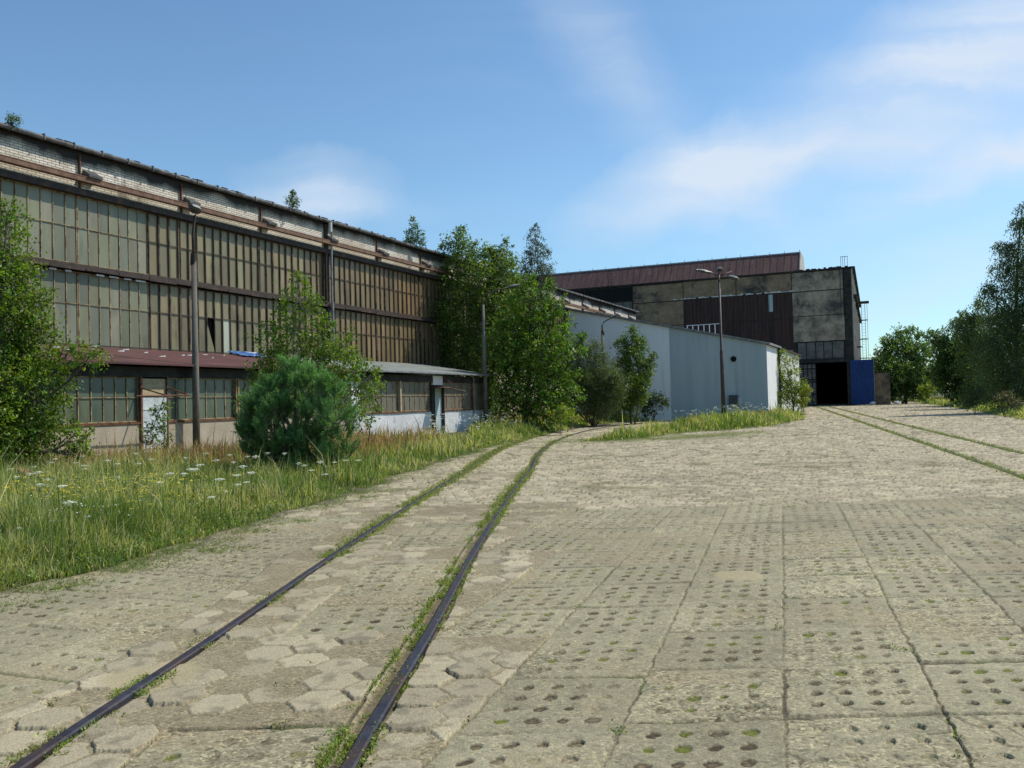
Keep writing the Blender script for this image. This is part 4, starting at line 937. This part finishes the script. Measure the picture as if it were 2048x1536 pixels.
for (bx, by, D, bl, nm, lb, c_, sd, lf) in (
    (1180, 850, 56, [(1130, 800, 22), (1165, 810, 22), (1200, 815, 20), (1235, 818, 16), (1150, 780, 20)], 'bush', 'dark undergrowth bush at the foot of the pale shed wall behind the willow', (.045, .075, .022), 61, .13),
    (960, 850, 51, [(850, 780, 22), (880, 800, 24), (915, 810, 26), (955, 815, 26), (990, 820, 24), (870, 750, 24)], 'bush', 'dark undergrowth bush beneath the tall box elder beside the grey-green annex roof', (.045, .07, .02), 62, .13),
    (1890, 800, 135, [(1880, 700, 30), (1900, 740, 40), (1870, 760, 30), (1930, 720, 50), (1960, 760, 50)], 'background_tree', 'dark background tree filling the gap behind the rounded tree and the oak', (.06, .10, .028), 63, .32),
    (1760, 800, 150, [(1760, 720, 16), (1775, 740, 26), (1765, 765, 22), (1800, 760, 30)], 'background_tree', 'dark background tree just visible behind the left side of the rounded tree', (.06, .10, .028), 64, .32),
    (2050, 815, 88, [(1990, 740, 50), (2050, 700, 70), (2060, 770, 60), (2010, 650, 40), (2120, 720, 80)], 'background_tree', 'dark background tree filling the space between the birch trunks at the right edge', (.05, .085, .028), 65, .25)):
    tree(nm, lb, 'tree' if nm != 'bush' else 'bush', (bx, by), D, bl, lf, c_, sd, 1.0, 12, .7, .1, .5, .08, stems=4)
# saplings that took root on the workshop's eaves
def onroof(px, py, s, lab, blobs, seed, leaf=.06, name='roof_sapling', col=G2_, cover=1.1, droop=.05):
    p = WP(-23.55, s, 10.10); D = p[1]; rg = np.random.default_rng(seed)
    o = tree(name, lab, 'sapling', (px, py), D, blobs, leaf, col, seed, cover, 10, .22, droop, .6, .02, out=.6, zbase=10.10)
    return o
def at_s(s, a=-23.5): return WP(a, s)[1]
onroof(22, 262, 16.3, 'small dark sapling on the roof edge at the far left of the workshop', [(20, 236, 7), (26, 246, 9), (18, 250, 7), (34, 240, 5)], 41, .05)
onroof(585, 418, 28.9, 'small pointed sapling on the workshop roof edge left of the downpipe', [(585, 386, 4), (584, 396, 7), (590, 404, 8), (578, 406, 7), (586, 412, 9)], 42, .07)
onroof(828, 490, 38.86, 'larger sapling on the workshop roof edge next to the tall box elder', [(827, 440, 5), (828, 455, 9), (822, 468, 10), (838, 470, 9), (828, 482, 14), (842, 487, 8), (812, 482, 7)], 43, .09)
tree('box_elder_sapling', 'spindly box elder sapling in front of the pale lean-to door', 'sapling', (318, 935), 23.2,
     [(330, 812, 6), (326, 835, 9), (308, 822, 6), (312, 848, 10), (295, 858, 9), (330, 862, 12), (338, 880, 9), (312, 885, 14), (300, 878, 9), (332, 900, 12), (315, 905, 10)], .075, G1_, 51, .55, 7, .25, .12, .3, .018, out=.9)
tree('box_elder_sapling', 'small bright sapling by the plastered base wall right of the large left tree', 'sapling', (165, 925), 21.5, [(165, 868, 8), (158, 885, 11), (172, 880, 8), (150, 905, 12), (170, 905, 10)], .07, G1_, 52, .8, 8, .25, .1, .3, .015, out=.9)
tree('box_elder_sapling', 'arching box elder shoot in front of the whitewashed corner pier', 'sapling', (735, 905), 25, [(760, 768, 10), (745, 790, 12), (722, 800, 14), (752, 815, 9), (735, 840, 12)], .08, G1_, 53, .7, 8, .35, .1, .3, .02, out=.9)
tree('goosefoot', 'bright green leafy weed clump left of the dense maple foot', 'bush', (1120, 845), 40, [(1110, 828, 9), (1125, 822, 10), (1140, 830, 9), (1120, 838, 10)], .10, GY, 54, 1.2, 8, .25, .05, .8, .01, stems=4)

# the pine: shoots like upright candles over a broad bush
def pine():
    rg = np.random.default_rng(77); D = 18.4; B = at(592, 948, D); B[2] = .15
    t = thing('pine', 'dense dark green young pine bush standing alone in the meadow in front of the annexes', 'bush', tuple(B))
    bl = [(600, 760, 28), (590, 790, 46), (560, 805, 42), (640, 800, 40), (520, 835, 36), (560, 850, 60), (625, 845, 60), (665, 840, 34), (510, 880, 30), (555, 900, 56), (620, 905, 56), (665, 900, 36), (690, 870, 14), (500, 855, 16), (540, 780, 16), (620, 770, 18), (590, 740, 10), (560, 925, 42), (630, 928, 42), (500, 800, 9), (484, 850, 10), (698, 835, 12), (575, 735, 7), (628, 748, 9), (655, 775, 12), (690, 905, 14), (492, 905, 12)]
    S = []; Dd = []; L = []
    mb = MB(); mb.tube(bez((0, 0, -.3), at(590, 770, D) - B, 6, rg, 0), [.06 * (1 - .12 * i) for i in range(7)], 7)
    for px, py, r in bl:
        c = at(px, py, D + rg.normal(0, .15)) - B; rm = r / 1700 * D
        n = int(150 * rm * rm * 5.5) + 14
        m_ = max(3, int(n / 16)); uc = unit(rg.normal(0, 1, (m_, 3)) + np.array([0, -.15, .2])); pc = c + uc * (rg.random((m_, 1)) ** .25) * rm * np.array([1, 1.1, .95]) * rg.uniform(.7, 1.12, (m_, 1)); wi = rg.integers(0, m_, n); u = unit(uc[wi] + rg.normal(0, .35, (n, 3))); p = pc[wi] + rg.normal(0, .045, (n, 3))
        S.append(p); Dd.append(unit(u * .55 + np.array([0, 0, .75]) + rg.normal(0, .22, (n, 3)))); L.append(rg.uniform(.14, .36, n))
        mb.tube(bez((0, 0, rg.uniform(.1, .8)), c, 4, rg, .1), [.03, .025, .02, .012, .006], 5, False)
    S = np.concatenate(S); Dd = np.concatenate(Dd); L = np.concatenate(L); n = len(S); per = 46
    for i in range(0, n, 3): mb.tube([tuple(S[i] - Dd[i] * .1), tuple(S[i] + Dd[i] * L[i])], [.008, .004], 3, False)
    Sr = np.repeat(S, per, 0); Dr = np.repeat(Dd, per, 0); Lr = np.repeat(L, per)[:, None]; tt = rg.random((n * per, 1))
    P = Sr + Dr * Lr * tt; ax = unit(Dr * (.65 + .5 * tt) + unit(rg.normal(0, 1, P.shape)) * .8); sd = unit(np.cross(ax, rg.normal(0, 1, P.shape)))
    ln = rg.uniform(.06, .10, (n * per, 1)); w = .005
    V = np.stack([P - sd * w, P + sd * w, P + ax * ln], 1).reshape(-1, 3); F = np.arange(len(V)).reshape(-1, 3)
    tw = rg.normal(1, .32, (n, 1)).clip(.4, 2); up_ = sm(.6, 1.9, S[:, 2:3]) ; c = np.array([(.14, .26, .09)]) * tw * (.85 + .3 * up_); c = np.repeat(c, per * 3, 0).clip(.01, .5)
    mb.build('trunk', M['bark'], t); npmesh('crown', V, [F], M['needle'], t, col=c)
pine()

# ------------------------------------------------------------------ meadow
def meadow_h(P):
    d = sdist(P[:, 0], P[:, 1]); return meadow_z(P[:, 0], P[:, 1], d), d
def blades(P, h, w, c, rg, lean=.35):
    n = len(P); a = rg.random(n) * 2 * np.pi; sd = np.stack([np.cos(a), np.sin(a), a * 0], 1); b = rg.random(n) * 2 * np.pi
    ld = np.stack([np.cos(b), np.sin(b), b * 0], 1) * (rg.random((n, 1)) ** 1.3) * lean * 2; h = h[:, None]; w = w[:, None]
    up = np.array([0, 0, 1.]); m_ = P + up * h * .55 + ld * h * .28; tp = P + up * h * (1 - .12 * np.linalg.norm(ld, axis=1, keepdims=True)) + ld * h
    V = np.stack([P - sd * w, P + sd * w, m_ + sd * w * .8, m_ - sd * w * .8, tp], 1).reshape(-1, 3)
    k = np.arange(n)[:, None] * 5; q = k + np.array([[0, 1, 2, 3]]); t = k + np.array([[3, 2, 4]])
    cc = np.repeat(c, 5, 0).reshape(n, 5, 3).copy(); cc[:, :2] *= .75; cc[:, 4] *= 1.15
    return V, q, t, cc.reshape(-1, 3)
def region_pts(n, u0, u1, y0, y1, rg, p=1.0):
    """points spread through the wedge of yard seen from the gate, denser close by"""
    y = (y0 ** -p + rg.random(n) * (y1 ** -p - y0 ** -p)) ** (-1 / p); u = u0 + rg.random(n) * (u1 - u0); return np.stack([u * y, y], 1)
def meadow(name, label, P, base, rg, hscale=1.0, wscale=1.0):
    z, d = meadow_h(P); ok = d > .03; P = P[ok]; z = z[ok]; d = d[ok]; n = len(P); x, y = P[:, 0], P[:, 1]
    a_ = P @ frame(25.1)[0][:2]; s_ = P @ frame(25.1)[1][:2]
    ok = ~((a_ < -19.9) & (s_ < 39.6)) & ~((a_ < -23.6) & (s_ < 80)) & ~((a_ < -8.9) & (s_ > 61)); P = P[ok]; z = z[ok]; d = d[ok]; n = len(P); x, y = P[:, 0], P[:, 1]
    patch = fbm(x, y, 1.6, 101); p2 = fbm(x, y, .5, 102)
    h = (.10 + .32 * sm(.0, 1.0, d)) * rg.uniform(.35, 1.3, n) * (.15 + 1.7 * patch) * np.where(rg.random(n) < .03, 1.7, 1) * hscale * (1 + .10 * sm(30, 50, y))
    w = (.0035 + .00033 * y) * rg.uniform(.7, 1.4, n) * wscale
    g = np.array([(.18, .225, .06)]); dry = np.array([(.52, .45, .25)]); yel = np.array([(.34, .35, .11)]); red = np.array([(.34, .17, .11)]); dk = np.array([(.12, .18, .05)])
    f = rg.random(n) + (p2 - .5) * 1.1
    c = np.where((f < .30)[:, None], dk, np.where((f < .74)[:, None], g, yel)); c = np.where((f > .76)[:, None], dry, c)
    strawy = sm(.48, .64, fbm(x, y, 2.3, 103)) * (.35 + .65 * sm(10, 17, y)); c = np.where((rg.random(n) < strawy * .55)[:, None], dry, c)
    sor = ((y > 19) & (rg.random(n) < .5 * sm(.42, .6, fbm(x, y, 4, 104)) * sm(1.2, 2.5, d)))
    c = np.where(sor[:, None], red, c); h = np.where(sor, h * 1.25, h)
    c = c * rg.uniform(.75, 1.3, (n, 1))
    V, q, t, cc = blades(np.column_stack([P, z - .02]), h, w, c, rg)
    o = npmesh(name, V, [q, t], M['grass'], None, col=cc); tag(o, label, 'grass', kind='stuff'); return P, z
rg = np.random.default_rng(9)
meadow('meadow_grass', 'tall green and straw-coloured grass of the meadow left of the track', region_pts(300000, -.84, .0, 6.3, 34, rg, 1.15), G1_, rg)
meadow('meadow_grass', 'reddish and green grass around the lamp posts in front of the shed', region_pts(120000, -.05, .36, 30, 112, rg, .9), G1_, rg, 1.0, 1.3)
meadow('verge_grass', 'rough grass on the right verge under the birches', np.concatenate([region_pts(50000, .40, .76, 36, 110, rg, .9), region_pts(16000, .40, .60, 95, 150, rg, .9)]), G1_, rg, .75, 1.4)
# leafy weeds: many small leaves among the grass
def weeds(n, u0, u1, y0, y1, rg, name, label):
    P = region_pts(n, u0, u1, y0, y1, rg, 1.2); z, d = meadow_h(P); ok = (d > .05) & (fbm(P[:, 0], P[:, 1], .7, 111) > .44); P, z, d = P[ok], z[ok], d[ok]
    a_ = P @ frame(25.1)[0][:2]; ok = (a_ > -19.7); P, z, d = P[ok], z[ok], d[ok]
    S = np.column_stack([P, z]); Dd = unit(np.column_stack([rg.normal(0, .25, (len(P), 2)), np.ones(len(P))])); L = rg.uniform(.15, .5, len(P)) * (.35 + .65 * sm(.1, 1.5, d))
    V, F, c = leafmesh(S, Dd, L, 12, .036, .0, (.16, .22, .045), rg, .38, .42, .3)
    o = npmesh(name, V, [F], M['leaf'], None, col=c); tag(o, label, 'weeds', kind='stuff')
weeds(30000, -.84, .0, 6.3, 30, rg, 'leafy_weeds', 'low leafy weeds among the grass left of the track')
# weeds in the joints beside the rails
def rail_weeds():
    P = []; rg = np.random.default_rng(15)
    def along(f_off, off, y0, y1, n, spread, patch, seed):
        y = y0 * (y1 / y0) ** rg.random(n); 
        if f_off == 1:
            x = np.interp(y, TC[:, 1], TC[:, 0]) + off * np.sqrt(1 + np.interp(y, TC[:, 1], TS) ** 2)
        else: x = 12.15 + .318 * (y - 22.2) + off / .953
        side = np.where(rg.random(n) < .5, -1, 1); w = rg.gamma(1.6, spread * (.45 + .35 * sm(4, 14, y)), n); x = x + side * (.045 + w)
        k = fbm(x, y, .45, seed, 3) > patch - .13 * sm(5, 18, y); return np.stack([x, y], 1)[k]
    P = np.concatenate([along(1, -.7525, 9, 42, 9000, .05, .42, 11), along(1, .69, 3.4, 20, 5000, .035, .50, 12), along(1, -.7525, 3.4, 40, 8000, .036, .55, 1), along(1, .7525, 3.4, 40, 8000, .03, .58, 2), along(1, .68, 3.4, 14, 3000, .03, .55, 3), along(2, -.7525, 10, 110, 6000, .03, .46, 4), along(2, .7525, 16, 110, 5000, .024, .50, 5)])
    z = np.full(len(P), -.01); S = np.column_stack([P, z]); n = len(P)
    sc_ = .5 + .35 * sm(5, 20, P[:, 1])
    Dd = unit(np.column_stack([rg.normal(0, .7, (n, 2)), np.ones(n)])); L = rg.uniform(.02, .09, n) * sc_
    V, F, c = leafmesh(S, Dd, L, 8, .017, 0, (.24, .29, .065), rg, .3, .5, .35)
    o = npmesh('rail_weeds', V, [F], M['leaf'], None, col=c); tag(o, 'low green weeds growing along the rails', 'weeds', kind='stuff')
    sel = rg.random(n) < .45; Pb = S[sel]; nb = len(Pb); yb = Pb[:, 1]
    V, q, t, cc = blades(Pb, rg.uniform(.03, .13, nb) * (.5 + .45 * sm(5, 22, yb)), .0022 + .00025 * yb, np.array([(.22, .215, .09)]) * rg.uniform(.6, 1.4, (nb, 1)), rg, .6)
    o = npmesh('rail_grass', V, [q, t], M['grass'], None, col=cc); tag(o, 'short grass tufts along the rails', 'grass', kind='stuff')
rail_weeds()
def joint_weeds():
    rg = np.random.default_rng(25); out = []
    for i in range(330):      # little tufts in the slab joints and around the yard
        y = 3.6 * (60 / 3.6) ** rg.random(); x = rg.uniform(-.62, .62) * y
        if y < 12:
            if x > .6:
                ci = round((x - 1.13 - .316 * (y - 3.69)) / .795); x = 1.13 + .316 * (y - 3.69) + ci * .795 + rg.normal(0, .02)
            if rg.random() < .8: continue
        k = int(rg.integers(4, 14)); r = rg.uniform(.012, .03) * (.7 + .12 * y); out.append(np.column_stack([x + rg.normal(0, r, k), y + rg.normal(0, r, k), np.full(k, .0)]))
    for i in range(260):   # ragged fringe of the meadow
        y = 6.5 * (34 / 6.5) ** rg.random(); x = np.interp(y, PAVE[1:13, 1], PAVE[1:13, 0]) + abs(rg.normal(0, .35)); k = int(rg.integers(10, 50)); out.append(np.column_stack([x + rg.normal(0, .10, k), y + rg.normal(0, .08, k), np.full(k, .0)]))
    for i in range(420):   # flat tongue of weeds by the grass island
        x = rg.uniform(1.5, 11); y = 33.5 + .05 * x + rg.normal(0, .9) + max(0, (x - 6)) * .7; k = 22; out.append(np.column_stack([x + rg.normal(0, .25, k), y + rg.normal(0, .25, k), np.full(k, .0)]))
    P = np.concatenate(out); ok = sdist(P[:, 0], P[:, 1]) < .1; P = P[ok]; n = len(P)
    Dd = unit(np.column_stack([rg.normal(0, .8, (n, 2)), np.ones(n)])); V, F, c = leafmesh(P, Dd, rg.uniform(.01, .05, n) * (1 + .02 * P[:, 1]), 6, .016, 0, (.17, .21, .05), rg, .3, .5, .35)
    o = npmesh('joint_weeds', V, [F], M['leaf'], None, col=c); tag(o, 'tiny weeds in the joints of the paving', 'weeds', kind='stuff')
joint_weeds()
# yellow ragwort patch and small white daisies
def flowers(name, label, P, hr, size, col, rg, k=9):
    z, d = meadow_h(P); n = len(P); h = rg.uniform(*hr, n); c0 = np.column_stack([P, z + h])
    V, q, t, cc = blades(np.column_stack([P, z]), h * .97, np.full(n, .003), np.array([(.10, .15, .03)]) * np.ones((n, 1)), rg, .02)
    S = np.repeat(c0, k, 0) + rg.normal(0, 1, (n * k, 3)) * size * np.array([1.6, 1.6, .35]); a = rg.random(n * k) * 6.28; s = size * .5
    e1 = np.stack([np.cos(a), np.sin(a), rg.normal(0, .2, n * k)], 1) * s; e2 = np.stack([-np.sin(a), np.cos(a), rg.normal(0, .2, n * k)], 1) * s
    W = np.stack([S - e1 - e2, S + e1 - e2, S + e1 + e2, S - e1 + e2], 1).reshape(-1, 3); off = len(V)
    cw = np.array([col]) * rg.uniform(.8, 1.1, (len(W) // 4, 1)); cw = np.repeat(cw, 4, 0)
    o = npmesh(name, np.concatenate([V, W]), [np.concatenate([q, off + np.arange(len(W)).reshape(-1, 4)]), t], M['petal'], None, col=np.concatenate([cc, cw])); tag(o, label, 'flowers', kind='stuff')
rg = np.random.default_rng(33)
def fromphoto(n, px0, px1, D0, D1): 
    D = rg.uniform(D0, D1, n); u = (rg.uniform(px0, px1, n) - 1024) / 1700; return np.stack([u * D, D], 1)
def onmeadow(P, m=.4): return P[sdist(P[:, 0], P[:, 1]) > m]
flowers('yellow_flowers', 'patch of small yellow ragwort flowers in the near meadow', onmeadow(np.stack([rg.normal(-6.0, 1.1, 260), rg.normal(11.6, 1.0, 260)], 1), .4), (.40, .62), .017, (.70, .58, .05), rg)
flowers('white_daisies', 'small white daisies near the paving edge in the near meadow', onmeadow(np.stack([rg.normal(-5.3, .9, 90), rg.normal(9.6, .8, 90)], 1), .25), (.38, .58), .012, (.85, .85, .82), rg, 5)
flowers('distant_white_flowers', 'scattered white flower heads in the meadow by the shed and annex', onmeadow(np.concatenate([fromphoto(200, 850, 1100, 27, 40), fromphoto(170, 1330, 1600, 42, 56), fromphoto(40, 1980, 2048, 44, 50), fromphoto(60, 1100, 1340, 50, 58)]), .6), (.62, .95), .035, (.80, .80, .76), rg, 7)
# wild carrot: every near plant is a thing, copies share the mesh
def carrot_proto(seed):
    r = random.Random(seed); h = r.uniform(.55, .75); t = thing('wild_carrot', 'wild carrot with a flat white flower head on a thin stem in the near meadow', 'flower', (0, 0, 0), 0, 'wild carrot flowers scattered through the near meadow')
    mb = MB(); lx = r.uniform(-.05, .05); mb.tube([(0, 0, 0), (lx * .4, 0, h * .5), (lx, 0, h)], [.005, .004, .003], 5)
    for k in range(3): a = r.uniform(0, 6.28); z = h * r.uniform(.2, .6); mb.tube([(lx * .4, 0, z), (lx * .4 + .06 * math.cos(a), .06 * math.sin(a), z + .06)], .003, 4)
    mb.color(.09, .14, .03); mb.c = [(.09, .14, .03)] * len(mb.v); mb.build('stem', M['leaf'], t, col=True)
    fl = MB(); 
    for k in range(60):
        q = math.sqrt(r.random()) * .055; a = r.uniform(0, 6.28); x, y, z = lx + q * math.cos(a), q * math.sin(a), h + .02 + .02 * (1 - q / .06) + r.uniform(-.004, .004)
        s = r.uniform(.008, .014); b = r.uniform(0, 3); cx, sx_ = math.cos(b) * s, math.sin(b) * s
        fl.add([(x + cx, y + sx_, z), (x - sx_, y + cx, z + r.uniform(-.003, .003)), (x - cx, y - sx_, z), (x + sx_, y - cx, z)], [(0, 1, 2, 3)])
        if k % 4 == 0: fl.tube([(lx, 0, h - .01), (x, y, z - .003)], .0015, 3, False)
    fl.c = [(.88, .88, .84)] * len(fl.v); fl.build('flower_head', M['petal'], t, col=True); return t
protos = [carrot_proto(k) for k in range(4)]
spots = [(35, 962), (70, 925), (72, 955), (95, 952), (125, 982), (137, 988), (78, 982), (195, 905), (270, 912), (102, 918), (115, 926), (150, 920), (165, 938), (172, 930), (280, 937), (235, 922),
    (370, 922), (378, 928), (413, 915), (433, 915), (465, 932), (470, 940), (480, 945), (476, 963), (490, 970), (515, 890), (512, 925), (494, 908), (533, 912), (595, 918), (565, 916), (608, 925), (372, 957), (418, 987), (385, 950), (318, 957),
    (690, 925), (700, 935), (712, 915), (720, 945), (725, 938), (695, 948), (705, 955), (735, 955), (665, 930), (742, 938), (650, 945), (457, 916), (500, 935), (540, 900), (340, 940), (300, 925), (240, 945), (210, 930), (60, 940), (20, 945), (165, 905), (400, 940), (440, 950), (625, 945), (640, 915)]
ci_ = 0
rr = random.Random(4)
for (px, py) in spots:
    # place each so that its head, about .85 m above the yard, stands where it was measured
    zt_ = 0
    for zc in (.78, .70, .62, .54, .46, .40):
        r_ = _F + (px - 1024) / 1700 * _R + (768 - py) / 1700 * _U; t_ = (zc - H) / r_[2]; p = np.array([0, 0, H]) + r_ * t_
        if sdist(p[:1], p[1:2])[0] > .35 and zc < .80 - .1 * rr.random(): zt_ = zc; break
    if not zt_: continue
    r_ = _F + (px - 1024) / 1700 * _R + (768 - py) / 1700 * _U; t_ = (zt_ - H) / r_[2]; p = np.array([0, 0, H]) + r_ * t_
    P1 = np.array([[p[0], p[1]]]); z, d = meadow_h(P1)
    if d[0] < .2 or (P1 @ frame(25.1)[0][:2])[0] < -19.6: continue
    src = protos[ci_ % 4]
    if ci_ < 4: o = src
    else:
        o = src.copy(); COL.objects.link(o)
        for ch in src.children:
            c2 = ch.copy(); COL.objects.link(c2); c2.parent = o
    ci_ += 1
    k = (zt_ - z[0]) / .68
    o.location = (p[0], p[1], z[0]); o.rotation_euler = (0, 0, rr.uniform(0, 6.28)); o.scale = (1.0, 1.0, max(.35, k)); 
    s_ = rr.uniform(.8, 1.25); o.scale = (s_, s_, max(.35, k))
# a few long dry stalks and a rusty scrap in the near grass
rg = np.random.default_rng(61)
P = onmeadow(np.concatenate([np.stack([rg.normal(-6.6, 1.3, 34), rg.normal(10.5, 1.6, 34)], 1), np.stack([rg.normal(-5.2, 1.2, 30), rg.normal(17, 2, 30)], 1)]), .2); z, d = meadow_h(P)
V, q, t_, cc = blades(np.column_stack([P, z]), rg.uniform(.5, .95, len(P)), np.full(len(P), .005), np.array([(.42, .36, .22)]) * np.ones((len(P), 1)), rg, .45)
o = npmesh('dry_stalks', V, [q, t_], M['grass'], None, col=cc); tag(o, 'long pale dry stalks sticking out of the near grass', 'grass', kind='stuff')
pz = at(26, 965, 15.2); mb = MB()
mb.tube([(0, 0, 0), (0, 0, .52)], [.15, .15], 14); mb.tube([(0, 0, .17), (0, 0, .19)], [.158, .158], 14); mb.tube([(0, 0, .34), (0, 0, .36)], [.158, .158], 14)
t = thing('rusty_can', 'small rusty can half hidden in the grass at the left edge of the photo', 'can', (pz[0], pz[1], .12)); o = mb.build('body', M['rustbeam'], t, smooth=False); o.rotation_euler = (0, .5, 0)
MB().tube([(0, 0, .515), (0, 0, .53)], .156, 14).build('rim', M['rust'], t).rotation_euler = (0, .5, 0)
